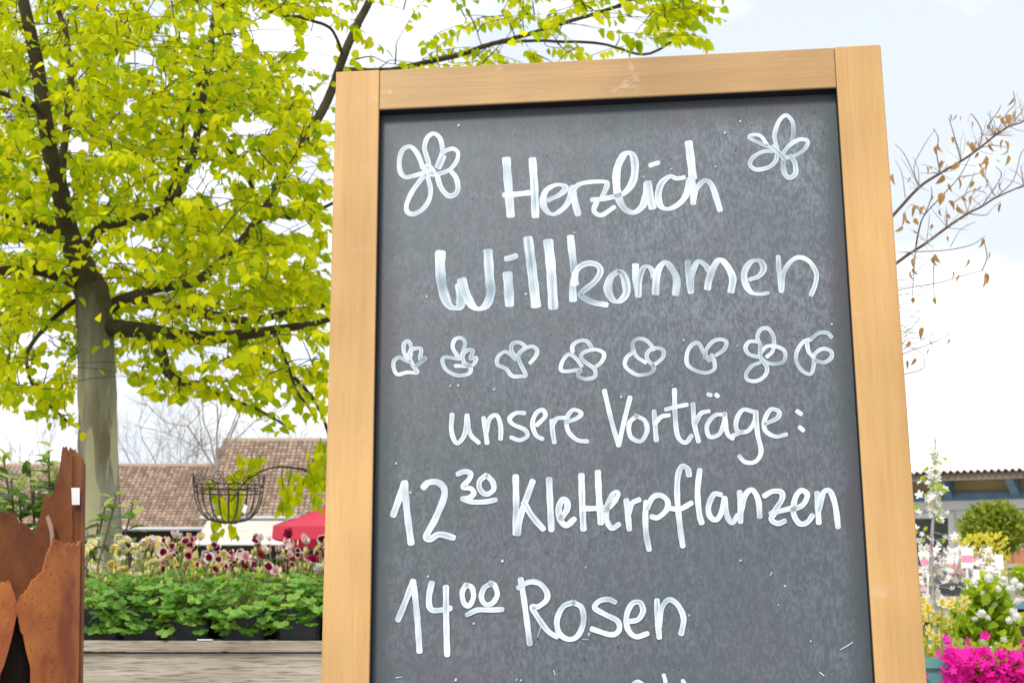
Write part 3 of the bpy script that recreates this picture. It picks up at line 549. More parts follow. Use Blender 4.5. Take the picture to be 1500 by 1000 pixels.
# the photograph shows the big limbs: thin out the leaves hanging right in front of them
LQ = np.concatenate([path(p_, a_, b_) for p_, a_, b_, r_ in limbs if r_[0] >= 5] + [tpath[-26:]]); gx, gy = PX(LQ)
RQ = np.concatenate([np.interp(np.linspace(0, 1, 6 * (len(p_) - 1) + 1), np.linspace(0, 1, len(r_)), r_) for p_, a_, b_, r_ in limbs if r_[0] >= 5] + [np.full(26, 30.0)])
for i in range(len(leaves)):
    if keep[i] and -20 < lx[i] < 560:
        dd = np.hypot(gx - lx[i], gy - ly[i]) - RQ; j = dd.argmin()
        if dd[j] < 6 and pos[i, 1] < LQ[j, 1] + .05 and random.random() < (0.88 if RQ[j] > 10 else .6): keep[i] = False
keep[-nhang:] = True
leaves = [l for l, k in zip(leaves, keep) if k]; lx = lx[keep]; ly = ly[keep]
print('tree leaves', len(leaves))
vis = [i for i in range(len(leaves)) if 5 < lx[i] < 1070 and 5 < ly[i] < 780 and not (lx[i] > 488 and ly[i] > 100)]
vis.sort(key=lambda i: leaves[i][0][1] / leaves[i][3]); big = set(vis[:300])
leaf_me = mesh('leaf', LV, LF, M['leaf'], True); cv, cf = [], []; n0 = 0
for i, (b, ax, no, s) in enumerate(leaves):
    x, y, z = basis(ax, no)
    if i in big: put('leaf', leaf_me, tree, frame_mat(b - ORG[tree], x, y, z, s))
    else:
        wv_ = random.uniform(0.85, 1.2); cv.append(b + s * (LV[:, :1] * wv_ * x + LV[:, 1:2] * y + LV[:, 2:] * z)); cf += [tuple(k + n0 for k in q) for q in LF]; n0 += len(LV)
tag(obj('crown', np.concatenate(cv), cf, M['leaf'], tree, True), kind='stuff')

# ================================================================ rusted steel column (torn sheet-steel stump)
def rust_mat(name, a, b_, c_, spots):
    m = bpy.data.materials.new(name); m.use_nodes = True; t = m.node_tree; p = t.nodes['Principled BSDF']; K = t.links.new
    p.inputs['Roughness'].default_value = 0.7; p.inputs['Specular IOR Level'].default_value = 0.3
    c = t.nodes.new('ShaderNodeTexCoord')
    def noise(sc, st, det):
        g = t.nodes.new('ShaderNodeMapping'); g.inputs['Scale'].default_value = st; K(c.outputs['Object'], g.inputs[0])
        n = t.nodes.new('ShaderNodeTexNoise'); n.inputs['Scale'].default_value = sc; n.inputs['Detail'].default_value = det; K(g.outputs[0], n.inputs['Vector']); return n.outputs['Fac']
    r = t.nodes.new('ShaderNodeValToRGB'); e = r.color_ramp.elements; e[0].position = 0.40; e[0].color = (*a, 1); e[1].position = 0.60; e[1].color = (*b_, 1)
    K(noise(14, (1, 1, 0.6), 6), r.inputs[0])
    q = t.nodes.new('ShaderNodeMapRange'); q.inputs[1].default_value = 0.60; q.inputs[2].default_value = 0.70; q.inputs[4].default_value = spots; K(noise(190, (1, 1, 0.7), 3), q.inputs[0])
    x = t.nodes.new('ShaderNodeMix'); x.data_type = 'RGBA'; x.inputs[7].default_value = (*c_, 1); K(q.outputs[0], x.inputs[0]); K(r.outputs[0], x.inputs[6]); K(x.outputs[2], p.inputs['Base Color'])
    k = t.nodes.new('ShaderNodeBump'); k.inputs['Strength'].default_value = 0.35; k.inputs['Distance'].default_value = 0.002; K(noise(120, (1, 1, 1), 4), k.inputs['Height']); K(k.outputs[0], p.inputs['Normal'])
    return m
M['rust'] = rust_mat('speckled_rust', (0.25, 0.06, 0.022), (0.42, 0.14, 0.036), (0.11, 0.03, 0.013), 0.8)
M['rust_in'] = rust_mat('smooth_brown_rust_shaded', (0.115, 0.033, 0.011), (0.20, 0.066, 0.016), (0.07, 0.02, 0.008), 0.6)  # browner, smoother inner rust, with the inside shade darkened into its colour
CY, CRr = 3.3, 0.17; kc = CY / F; ccx = P(117.5, 850, CY)[0] - CRr
col = empty('rusted_steel_column', (ccx, CY, 0), 'torn rust-brown sheet steel column with jagged rim and white tag', 'garden sculpture')
def zpx(y): return P(60, y, CY)[2]
fx = [-160,-140,-120,-90,-60,-30,0,16,25,27,32,42,48,55,65,68,75,77,92,108,114,118,122]; fy = [800,815,835,822,870,850,852,852,880,882,872,862,848,845,832,812,800,789,795,798,797,792,792]
bx_ = [-160,-130,-100,-70,-40,-10,0,12,22,26,35,42,50,53,58,61,65,70,77,80,85,88,90,94,96.8,97.2,100,108,116,122]; by_ = [690,700,720,705,740,747,748,750,752,764,765,772,784,770,755,735,726,727,722,700,690,662,656,655,658,672,655,662,668,682]
hx = [2,8,15,20,26,27,32,36,40,47,49,47,46]; hy_top = [990,975,950,930,897,897,925,930,950,975,985,985,985]
def sheet(xs_top, ys_top, front, hole=None):
    n = 240; th = np.linspace(-math.pi / 2, math.pi / 2, n); v, f = [], []
    s = -1 if front else 1; xs = ccx + CRr * np.sin(th); ys = CY + s * CRr * np.cos(th)
    pxs = PX(np.stack([xs, ys, np.full(n, .8)], 1))[0]
    for i in range(n):
        zp = lambda y: P(pxs[i], y, ys[i])[2]
        top = zp(np.interp(pxs[i], xs_top, ys_top) + rng.normal(0, 1.0) + 1.8 * math.sin(pxs[i] * 1.1) * math.sin(pxs[i] * .37)); inh = hole and 2 < pxs[i] < 48.5
        zs = [0.0, zp(1180 + 20 * math.sin(i)), zp(np.interp(pxs[i], hx[:11], hy_top[:11])), top] if inh else [0.0, zp(1180), zp(990), top]
        for z in zs: v.append((xs[i], ys[i], z))
    for i in range(n - 1):
        hh = hole and 2 < pxs[i] < 48.5 and 2 < pxs[i + 1] < 48.5
        for j in range(3):
            if hh and j == 1: continue
            a = i * 4 + j; f.append((a, a + 4, a + 5, a + 1))
    return v, f
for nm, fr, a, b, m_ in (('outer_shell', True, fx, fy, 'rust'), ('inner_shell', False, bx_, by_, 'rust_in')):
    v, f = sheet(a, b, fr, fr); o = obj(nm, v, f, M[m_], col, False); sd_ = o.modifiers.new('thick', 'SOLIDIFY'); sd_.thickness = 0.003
MB().tube([(ccx, CY, .02), (ccx, CY, P(30, 903, CY)[2])], CRr - .012, 28).make('dark_hole_filler', mat('dark_fill', (.012, .008, .006), .95, .1), col)  # added dark cylinder, no real filling; keeps the torn hole dark
# torn flakes, fold and the price tag on the inner sheet
def on_col(px, py, off=0.0):
    Y = CY
    for _ in range(6): x = P(px, py, Y)[0]; q = np.clip((x - ccx) / CRr, -1, 1); Y = CY + CRr * math.sqrt(max(0, 1 - q * q)) - off
    return P(px, py, Y)
tg = [on_col(a, b, 0.012) for a, b in ((105, 714), (117, 714), (117, 739), (106, 739))]
ct = obj('price_tag', tg, [(0, 1, 2, 3)], M['tagw'], col); ct.modifiers.new('t', 'SOLIDIFY').thickness = 0.0008
MB().tube([on_col(106, y, 0.006) for y in (668, 690, 705, 720, 760, 790)], 0.0016, 5).make('fold_seam', M['rust_in'], col)
fk = [on_col(a, b, 0.02) for a, b in ((68, 757), (72, 754), (78, 770), (80, 785), (75, 800), (74, 780))]
ff = obj('torn_flake', fk, [(0, 1, 2, 3, 4, 5)], mat('pale_scoured_steel', (0.35, 0.23, 0.17), 0.7), col); ff.modifiers.new('t', 'SOLIDIFY').thickness = 0.002

# ================================================================ wooden plant bench with potted columbines
BY = 4.40; ztop = P(300, 938, BY)[2]
M['oldwood'] = wood_mat('weathered_grey_plank', (0.52, 0.47, 0.385), (0.36, 0.305, 0.23), (0.13, 0.10, 0.065), 'x', 120.0, (.50, .66, .75), rough=0.85, bump=0.8)
bench = empty('plant_bench', (-0.6, BY, 0), 'weathered grey wooden bench carrying the potted columbines', 'bench')
xa, xb = -1.75, 0.55
bevel(MB().box((xa, BY, ztop - 0.026), (xb, BY + 0.09, ztop)).make('front_rail', M['oldwood'], bench), 0.003)
zz = ztop - 0.031
MB().box((xa, BY + .05, 0.02), (xb, BY + .06, ztop - .028)).make('gap_shade_backing', M['lining'], bench)  # added black sheet, paints the shade seen through the plank gaps
for i in range(4):
    bevel(MB().box((xa + .002 * i, BY + 0.012 + 0.002 * (i % 2), zz - 0.145), (xb - .003 * i, BY + 0.04, zz)).make('plank', M['oldwood'], bench), 0.003); zz -= 0.149
for i in range(6): MB().box((xa, BY + 0.096 + i * 0.1, ztop - 0.026), (xb, BY + 0.19 + i * 0.1, ztop - 0.002)).make('plank', M['oldwood'], bench)
for x in (xa + .05, xb - .12): MB().box((x, BY + 0.045, 0), (x + .07, BY + 0.115, ztop - .027)).make('leg', M['oldwood'], bench); MB().box((x, BY + 0.6, 0), (x + .07, BY + 0.67, ztop - .027)).make('leg', M['oldwood'], bench)

M['pot'] = mat('dark_plastic_pot', (0.022, 0.028, 0.038), 0.45, 0.5, (0.035, 0.042, 0.052), 20)
M['soil'] = mat('potting_soil', (0.035, 0.024, 0.016), 0.95, 0.1, (0.06, 0.042, 0.03), 60, bump=0.6)
M['aq'] = leaf_mat('columbine_leaf', (0.075, 0.22, 0.022), (0.24, 0.42, 0.07), 0.4, ((0.25, 0.6, 0.02), (0.55, 0.78, 0.04)), 0.5, 0.4, per='obj')
M['aqstem'] = mat('columbine_stem', (0.20, 0.24, 0.06), 0.6)
def pm(n, c, c2=None): return leaf_mat(n, c, c2 or c, 0.35, (c, c2 or c), 0.6, 0.2, per='obj')
M['cream'] = pm('cream_petal', (0.80, 0.72, 0.35), (0.85, 0.80, 0.60)); M['yel'] = pm('yellow_petal', (0.80, 0.62, 0.06), (0.85, 0.75, 0.2))
M['wine'] = pm('wine_petal', (0.28, 0.012, 0.045), (0.45, 0.03, 0.09)); M['pink'] = pm('pink_petal', (0.84, 0.42, 0.46), (0.88, 0.64, 0.62)); M['whitep'] = pm('white_petal', (0.85, 0.82, 0.78), (0.85, 0.75, 0.72))
# compound leaf: three leaflets, each a scalloped fan
def fan_leaf(seed):
    r = random.Random(seed); v, f = [(0, 0, 0)], []; 
    for k, a in enumerate((-1.15, 0.0, 1.15)):
        cx, cy = math.sin(a) * 0.42, 0.18 + math.cos(a) * 0.42; b = len(v); v.append((cx * 0.55, 0.18 * 0.55 + cy * 0.45, 0.01)); m = 13
        for i in range(m):
            t = -2.25 + 4.5 * i / (m - 1); rr = 0.43 * (0.62 + 0.42 * abs(math.cos(t * 1.33)) ** 0.8) * r.uniform(0.93, 1.07) * (1.0 if abs(t) < 2 else 0.75)
            v.append((cx + rr * math.sin(a + t), cy + rr * math.cos(a + t), -0.22 * rr * abs(math.sin(t)) + 0.06 * math.cos(t * 3) - 0.10))
        f += [(b, b + 1 + i, b + 2 + i) for i in range(m - 1)]
    return mesh('leaf', v, f, M['aq'], False)
fans = [fan_leaf(i) for i in range(4)]
# nodding columbine bloom: ring of pointed sepals, inner cup of petals, short spurs
def bloom(outer, inner, seed):
    r = random.Random(seed); v, f, mi = [], [], []
    def petal(a, tilt, l, wd, m, up):
        d = np.array([math.cos(a) * math.sin(tilt), math.sin(a) * math.sin(tilt), math.cos(tilt)]); s = np.array([-math.sin(a), math.cos(a), 0]); nn = np.cross(d, s); b = len(v)
        for t, w_, bb in ((0, .25, 0), (.35, .9, .10), (.7, 1, .12), (1, .35, .0)):
            for k in (-1, 0, 1): v.append(tuple(d * l * t + s * wd * w_ * k * 0.5 - nn * bb * l * (1 if k == 0 else .5) + np.array([0, 0, up])))
        for i in range(3):
            for k in (0, 1): f.append((b + i*3 + k, b + i*3 + k + 1, b + i*3 + k + 4, b + i*3 + k + 3)); mi.append(m)
    for i in range(6): petal(i * 1.047 + r.uniform(-.15, .15), r.uniform(0.75, 1.2), 0.95, 0.66, 0, 0)
    for i in range(6): petal(i * 1.047 + .5, r.uniform(.5, .8), 0.85, 0.55, 1, .02)
    for i in range(5): petal(i * 1.257 + .2, r.uniform(.15, .35), 0.75, 0.42, 1, .04)
    return mesh('flower', v, f, [M[outer], M[inner]], True, mi=mi)
blooms = {'yellow': [bloom('cream', 'yel', 1), bloom('whitep', 'cream', 2), bloom('cream', 'cream', 3)], 'mixed': [bloom('pink', 'pink', 31), bloom('pink', 'cream', 4), bloom('whitep', 'wine', 5), bloom('cream', 'yel', 6), bloom('pink', 'wine', 12)],
          'wine': [bloom('whitep', 'wine', 7), bloom('wine', 'wine', 8), bloom('pink', 'wine', 9), bloom('whitep', 'pink', 10), bloom('pink', 'whitep', 21), bloom('whitep', 'wine', 22)]}
def pot_mesh(w0=0.105, w1=0.128, h=0.078):
    b = MB(); rings = [(w0, 0), (w1 - .008, h - .018), (w1 + .004, h - .018), (w1 + .006, h), (w1 - .006, h), (w1 - .010, h - .016)]
    v, f = [], []
    for wd, z in rings:
        c = wd / 2; k = c * 0.8; v += [(-c, -k, z), (-k, -c, z), (k, -c, z), (c, -k, z), (c, k, z), (k, c, z), (-k, c, z), (-c, k, z)]
    for i in range(len(rings) - 1):
        for j in range(8): f.append((i*8 + j, i*8 + (j+1) % 8, (i+1)*8 + (j+1) % 8, (i+1)*8 + j))
    f.append(tuple(range(8))[::-1]); so_ = [(x * .93, y * .93, z) for x, y, z in v[-8:]]
    return mesh('pot', v, f, M['pot']), mesh('soil', so_ , [tuple(range(8))], M['soil'])
POT, SOIL = pot_mesh()
LBL = {'yellow': 'columbine with cream and yellow flowers potted', 'mixed': 'columbine with mixed pink and cream flowers potted', 'wine': 'columbine with wine red and white flowers potted'}
bud_m = mat('bud_green', (0.42, 0.42, 0.10), 0.6)
ROWS = {'f': ' in the front row behind the bench rail', 'm': ' in the middle row on the bench', 'b': ' in the back row on the bench'}
def columbine(x, Y, kind, front, nleaf, nflow, hmax, row_='f'):
    o3 = np.array([x, Y, ztop + .001]); t = empty('potted_columbine', o3, LBL[kind] + ROWS[row_], 'potted plant', 'potted columbines with %s flowers%s' % (kind, ROWS[row_]), rz=0.0)
    put('pot', POT, t); put('soil', SOIL, t)
    st = MB(); bd = MB(); c0 = np.array([0, 0, 0.06])
    for i in range(nleaf):
        a = random.uniform(0, 6.283); rr = 0.125 * math.sqrt(random.random()) * (1.0 if not front else 1.0); h = 0.165 - 5.0 * rr * rr * random.uniform(0.5, 1.3) + random.uniform(-.02, .012)
        if front and random.random() < 0.30: a = random.uniform(3.5, 5.9); rr = random.uniform(.066, .095); h = random.uniform(0.03, 0.095)
        q = np.array([rr * math.cos(a), rr * math.sin(a), h]); outw = np.array([math.cos(a), math.sin(a), 0])
        ax = nrm(outw + rng.normal(0, .35, 3) + np.array([0, 0, -0.25 - 2.5 * rr])); no = nrm(np.array([0, 0, 1.0]) + outw * (0.25 + 4 * rr) + rng.normal(0, .3, 3))
        X, Yv, Z = basis(ax, no); s = random.uniform(0.022, 0.036)
        put('leaf', random.choice(fans), t, frame_mat(q, X, Yv, Z, s)); st.tube(catmull([c0 + rng.normal(0, .012, 3), q * [0.5, 0.5, 0.75] + [0, 0, .03], q], 3), 0.0012, 4, False)
    for i in range(nflow):
        a = random.uniform(0, 6.283); rr = 0.08 * math.sqrt(random.random()); h = hmax * random.uniform(0.66, 1.0)
        q = np.array([rr * math.cos(a) * 1.1, rr * math.sin(a), h]); st.tube(catmull([c0, np.array([q[0] * .6, q[1] * .6, h * .6]), q + [0, 0, .004]], 4), [0.0017, 0.0010], 4, False)
        ax = nrm(np.array([rng.normal(0, .5), -0.75 + rng.normal(0, .5), rng.normal(0.0, .5)])); X, Yv, Z = basis(nrm(np.cross(ax, [0.3, 0.2, 1])), ax)
        put('flower', random.choice(blooms[kind]), t, frame_mat(q, X, Yv, Z, random.uniform(0.011, 0.020)))
        for _ in range(2):
            z = h * random.uniform(.62, .97); e_ = q * [z / h, z / h, 0] + np.array([rng.normal(0, .022), rng.normal(0, .02), z]); st.tube([q * [.85, .85, 0] + [0, 0, z - .03], e_], .0008, 4, False)
            v, f = tube([e_ + [0, 0, .005], e_ + [0, 0, 0], e_ - [0, 0, .008], e_ - [0, 0, .013]], [.001, .0042, .0046, .001], 6); bd.add(v, f)
    st.make('stems', M['aqstem'], t, world=False); tag(bd.make('buds', bud_m, t, True, world=False), kind='stuff')
def kind_at(px): return 'yellow' if px < 235 else ('mixed' if px < 320 else 'wine')
for px in (150, 212, 278, 360, 440, 520): columbine(P(px, 930, BY + .10)[0], BY + 0.095 + random.uniform(-.01, .015), kind_at(px), True, 84, 4, 0.235)
for px in (176, 245, 318, 395, 470, 545): columbine(P(px, 930, BY + .25)[0], BY + 0.24 + random.uniform(-.01, .01), kind_at(px), False, 40, 16, 0.275, 'm')
for px in (200, 275, 345, 420, 492, 565): columbine(P(px, 930, BY + .4)[0], BY + 0.385 + random.uniform(-.01, .01), kind_at(px), False, 24, 17, 0.285 if px < 300 else 0.255, 'b')
lab = MB().box((P(289, 938, BY)[0], BY - .002, ztop + .001), (P(311, 938, BY)[0], BY + .02, ztop + .004)); tag(lab.make('plant_label', M['tagw']), 'small white plant label lying on the bench rail', 'label')

# ================================================================ evergreen shrub behind the steel column
SY = 5.6
shrub = empty('evergreen_shrub', (P(60, 900, SY)[0], SY, 0), 'broad-leaved evergreen shrub with pale new shoots behind the rusted column', 'shrub')
M['laurel'] = leaf_mat('evergreen_leaf', (0.035, 0.085, 0.018), (0.10, 0.20, 0.03), 0.25, ((0.10, 0.25, 0.02), (0.25, 0.45, 0.03)), 0.3, 0.5, per='obj')
M['laurel_new'] = leaf_mat('pale_new_leaf', (0.26, 0.38, 0.06), (0.42, 0.50, 0.10), 0.4, ((0.4, 0.55, 0.08), (0.55, 0.62, 0.12)), 0.35, 0.4, per='obj')
lvs = leaf_shape(4, 0.26, 0.2, 0.25); lau = [mesh('leaf', lvs[0], lvs[1], M['laurel'], True), mesh('leaf', lvs[0], lvs[1], M['laurel_new'], True)]
sb = MB(); c0 = ORG[shrub]
for px, py in [(8,668),(18,700),(45,678),(72,662),(30,722),(66,738),(8,735),(50,705),(78,700),(84,690),(150,738),(142,765),(132,792),(166,722),(190,735),(-30,690),(-60,730),(-30,760),(60,770)]:
    Y = SY + random.uniform(-.15, .15); q = P(px, py, Y); g = np.array([c0[0] + rng.normal(0, .04), SY + rng.normal(0, .05), 0.1])
    sb.tube(catmull([g, g * .45 + q * .55 + np.array([0, 0, -.05]), q - [0, 0, .05], q], 4), [.008, .004, .0022], 5)
    NK = 11 if px > 100 else 18
    for k in range(NK):
        a = k * 2.4 + random.random(); lv = k / NK; b = q - np.array([0, 0, 0.14 * (1 - lv)]) + rng.normal(0, .008, 3); ax = nrm(np.array([math.cos(a), math.sin(a) * .8, -0.15 + 0.9 * lv]) + rng.normal(0, .15, 3))
        X, Yv, Z = basis(ax, nrm(np.array([0, -.3, 1]) + rng.normal(0, .25, 3))); new = lv > 0.72 or random.random() < .1
        put('leaf', lau[1 if new else 0], shrub, frame_mat(b - c0, X, Yv, Z, random.uniform(.05, .072) * (0.8 if new else 1.1)))
sb.make('stems', M['twig'], shrub)

# ================================================================ hanging wire basket
HY = 8.45; kb = HY / F; hc_ = P(335, 712, HY); hr = 51 * kb; hb = P(335, 766, HY)[2]
bk = empty('wire_basket', (hc_[0], HY, hb), 'empty dark wire hanging basket with scrolled rim hung from tree branch', 'hanging basket')
M['iron'] = mat('dark_iron_wire', (0.03, 0.022, 0.018), 0.6, 0.4)
def ring(z, r, rad, n=40): a = np.linspace(0, 2 * math.pi, n + 1); return np.stack([hc_[0] + r * np.cos(a), HY + r * np.sin(a), np.full(n + 1, z)], 1), rad
zr = hc_[2]
for z, r in ((zr, hr), (zr - .028, hr * .985)): q, rd = ring(z, r, .0035); MB().tube(q, rd, 5, False).make('rim_ring', M['iron'], bk)
q, rd = ring(hb + .004, hr * .25, .004); MB().tube(q, rd, 5, False).make('base_ring', M['iron'], bk)
for k in range(22):
    a = k * 2 * math.pi / 22; r_ = [hr, hr * .985, hr * .93, hr * .80, hr * .55, hr * .25]; z_ = [zr, zr - .028, zr - .075, zr - .125, zr - .16, hb + .004]
    q = catmull([(hc_[0] + r * math.cos(a), HY + r * math.sin(a), z) for r, z in zip(r_, z_)], 4); MB().tube(q, .0024, 4, False).make('wire', M['iron'], bk)
for k in range(11):
    a0 = k * 2 * math.pi / 11; pts = []
    for t in np.linspace(0, 1, 26):
        sp = t * 3.6 * math.pi; rr = 0.033 * (1 - 0.72 * t); c_ = np.array([-.0 + rr * math.cos(sp + 3.6), 0.036 + rr * math.sin(sp + 3.6)])
        a = a0 + c_[0] / hr; pts.append((hc_[0] + hr * 1.02 * math.cos(a), HY + hr * 1.02 * math.sin(a), zr + c_[1]))
    MB().tube(pts, .0021, 4, False).make('scroll', M['iron'], bk)
hook = np.array([hc_[0], HY, P(335, 560, HY)[2]])
for k in range(3):
    a = k * 2.094 + .5; MB().tube([np.array([hc_[0] + hr * math.cos(a), HY + hr * math.sin(a), zr]), hook], .0006, 4, False).make('chain', M['iron'], bk)
MB().tube([hook, P(300, 494, 9.15)], .0006, 4, False).make('hanger', M['iron'], bk)
tq = [P(x, y, HY - hr * .8) for x, y in ((358, 738), (363, 741), (359, 752), (354, 749))]
o = obj('price_tag', tq, [(0, 1, 2, 3)], M['tagw'], bk); o.modifiers.new('t', 'SOLIDIFY').thickness = .001

# ================================================================ tiled building behind
M['tile'] = leaf_mat('clay_roof_tile', (0.24, 0.165, 0.12), (0.44, 0.335, 0.25), 0.0, None, 0.8, 0.2)
M['darkwood'] = mat('dark_timber_and_shade', (0.03, 0.024, 0.02), 0.8, 0.2, (0.06, 0.045, 0.035), 3, (8, 8, .4))
M['zinc'] = mat('grey_gutter', (0.42, 0.44, 0.46), 0.4, 0.5)
M['paleboard'] = mat('pale_painted_board', (0.62, 0.56, 0.48), 0.7, 0.2, (0.52, 0.45, 0.38), 4, (.3, 1, 6))
M['brickw'] = mat('pink_brick_wall', (0.5, 0.36, 0.30), 0.85, 0.2, (0.42, 0.28, 0.22), 6)
def gable_block(x0, x1, yr, ze_px, ye, yr_px, name, label):
    """ridge depth yr at pixel row yr_px, eave depth ye at row ze_px"""
    zr_ = P(300, yr_px, yr)[2]; ze = P(300, ze_px, ye)[2]; t = empty(name, ((x0 + x1) / 2, yr, 0), label, 'building')
    sl_ = np.array([0, ye - yr, ze - zr_]); n = nrm(np.cross([1, 0, 0], sl_)); n = n if n[2] > 0 else -n; Ls = np.linalg.norm(sl_); sl_ = sl_ / Ls
    rows = int(Ls / .235); pw = .172; cols = int((x1 - x0) / pw); v, f = [], []
    for side in (1,):
        for r in range(rows):
            for c in range(cols):
                b = len(v); o_ = np.array([x0 + c * pw, yr, zr_]) + sl_ * (r * Ls / rows); jit = rng.normal(0, .004, 2)
                for k, (du, h) in enumerate(((0, .015), (.30, .06), (.62, .035), (.90, .002))):
                    top = o_ + np.array([du * pw + jit[0], 0, 0]) + n * h; bot = top + sl_ * (Ls / rows + .03) + n * (.045 + jit[1]); v += [top, bot, bot - n * .045]
                for k in range(3): f += [(b + k*3, b + k*3 + 3, b + k*3 + 4, b + k*3 + 1), (b + k*3 + 1, b + k*3 + 4, b + k*3 + 5, b + k*3 + 2)]
    roof = obj('roof', [(x0, yr, zr_ - .02), (x1, yr, zr_ - .02), (x1, ye, ze - .02), (x0, ye, ze - .02), (x1, 2*yr - ye, ze - .02), (x0, 2*yr - ye, ze - .02)], [(0, 1, 2, 3), (1, 0, 5, 4)], M['darkwood'], t)
    tag(obj('tiles', v, f, M['tile'], roof), kind='stuff')
    nr = int((x1 - x0) / .33)
    for i in range(nr):
        a = np.linspace(0, math.pi, 7); xx = x0 + i * .33
        vv = [(xx + dx, yr + .13 * math.cos(q) * sc, zr_ - .03 + .12 * math.sin(q) * sc) for dx, sc in ((0, 1.08), (.36, .95)) for q in a]
        obj('ridge_tile', vv, [(j, j + 1, j + 8, j + 7) for j in range(6)], M['tile'], roof)
    gut = MB().tube([(x0, ye - .05, ze - .03), (x1, ye - .05, ze - .03)], .07, 8); gut.make('gutter', M['zinc'], roof)
    wy = ye + .5
    MB().box((x0 + .15, wy, 0), (x1 - .15, 2 * yr - wy, ze + .05)).make('wall', M['darkwood'], t)  # closed dark wall; its colour stands in for shade inside the open front
    obj('gable', [(x0 + .12, wy, ze), (x0 + .12, 2 * yr - wy, ze), (x0 + .12, yr, zr_ - .1)], [(0, 1, 2)], M['brickw'], t)
    for i in range(int((x1 - x0) / 2.4)): MB().box((x0 + .3 + i * 2.4, wy - .18, 0), (x0 + .48 + i * 2.4, wy - .004, ze)).make('post', M['darkwood'], t)
    return t, ze, zr_
xv = P(327, 645, 64)[0]
gable_block(-26.0, xv + .35, 64.6, 773, 60.2, 682, 'tiled_shed', 'long low shed with reddish-brown tiled roof and dark open front')
tB, zeB, zrB = gable_block(xv, 2.0, 64.0, 757, 59.4, 645, 'tiled_house', 'taller house with reddish-brown tiled roof, grey gutter and pale canopy')
# pale boarded canopy under the gutter
ca, cb_ = P(303, 762, 59.2), P(284, 796, 57.6)
can = []
for i in range(7):
    t0, t1 = i / 7, (i + .96) / 7; zA, zB = ca[2] + (cb_[2] - ca[2]) * t0, ca[2] + (cb_[2] - ca[2]) * t1; yA, yB = 59.25 + (57.6 - 59.25) * t0, 59.25 + (57.6 - 59.25) * t1
    xA = ca[0] + (cb_[0] - ca[0]) * t0
    v = [(xA, yA, zA), (1.8, yA, zA), (1.8, yB, zB), (xA, yB, zB)]; v += [(x, y + .02, z - .05) for x, y, z in v]
    obj('canopy_board', v, [(0, 1, 2, 3), (7, 6, 5, 4), (0, 4, 5, 1), (1, 5, 6, 2), (2, 6, 7, 3), (3, 7, 4, 0)], M['paleboard'] if i < 6 else mat('white_fascia', (.78, .77, .75)), tB)

# ================================================================ red parasol
RY = 30.0; M['red'] = leaf_mat('red_canvas', (0.50, 0.022, 0.055), (0.54, 0.026, 0.06), 0.2, ((0.8, .04, .09), (0.8, .04, .09)), 0.55, 0.5)
pa = P(400, 770, RY); half = 1.75; pcx = pa[0] + half; ze = pa[2]; par = empty('red_parasol', (pcx, RY + half, 0), 'big red square parasol with deep valance beyond the flowers', 'parasol')
cs = [(-1, -1), (1, -1), (1, 1), (-1, 1)]; ap = np.array([pcx, RY + half, ze + 0.95])
for i in range(4):
    a, b = cs[i], cs[(i + 1) % 4]; A = np.array([pcx + a[0] * half, RY + half + a[1] * half, ze]); B = np.array([pcx + b[0] * half, RY + half + b[1] * half, ze])
    v, f = [], []
    for k in range(7):
        t = k / 6
        for j in range(7):
            q = (A + (B - A) * j / 6) * (1 - t) + ap * t; q = q - np.array([0, 0, .10 * math.sin(math.pi * t) * (1 if 0 < j < 6 else .5)]); v.append(q)
    f = [(k*7 + j, k*7 + j + 1, k*7 + j + 8, k*7 + j + 7) for k in range(6) for j in range(6)]
    obj('canopy_panel', v, f, M['red'], par, True)
    v = []
    for j in range(9): q = A + (B - A) * j / 8; v += [q + [0, 0, .0], q + nrm([a[0] + b[0], a[1] + b[1], 0]) * .02 - [0, 0, .22 + .012 * math.sin(j * 2.1)]]
    obj('valance', v, [(2*j, 2*j + 2, 2*j + 3, 2*j + 1) for j in range(8)], M['red'], par)
    MB().tube([A, ap - [0, 0, .02]], .012, 5).make('rib', M['steel'], par)
MB().tube([(pcx, RY + half, 0), (pcx, RY + half, ze + 1.0)], .03, 10).make('pole', M['paleboard'], par)
MB().box((pcx - .35, RY + half - .35, 0), (pcx + .35, RY + half + .35, .08)).make('base', M['zinc'], par)

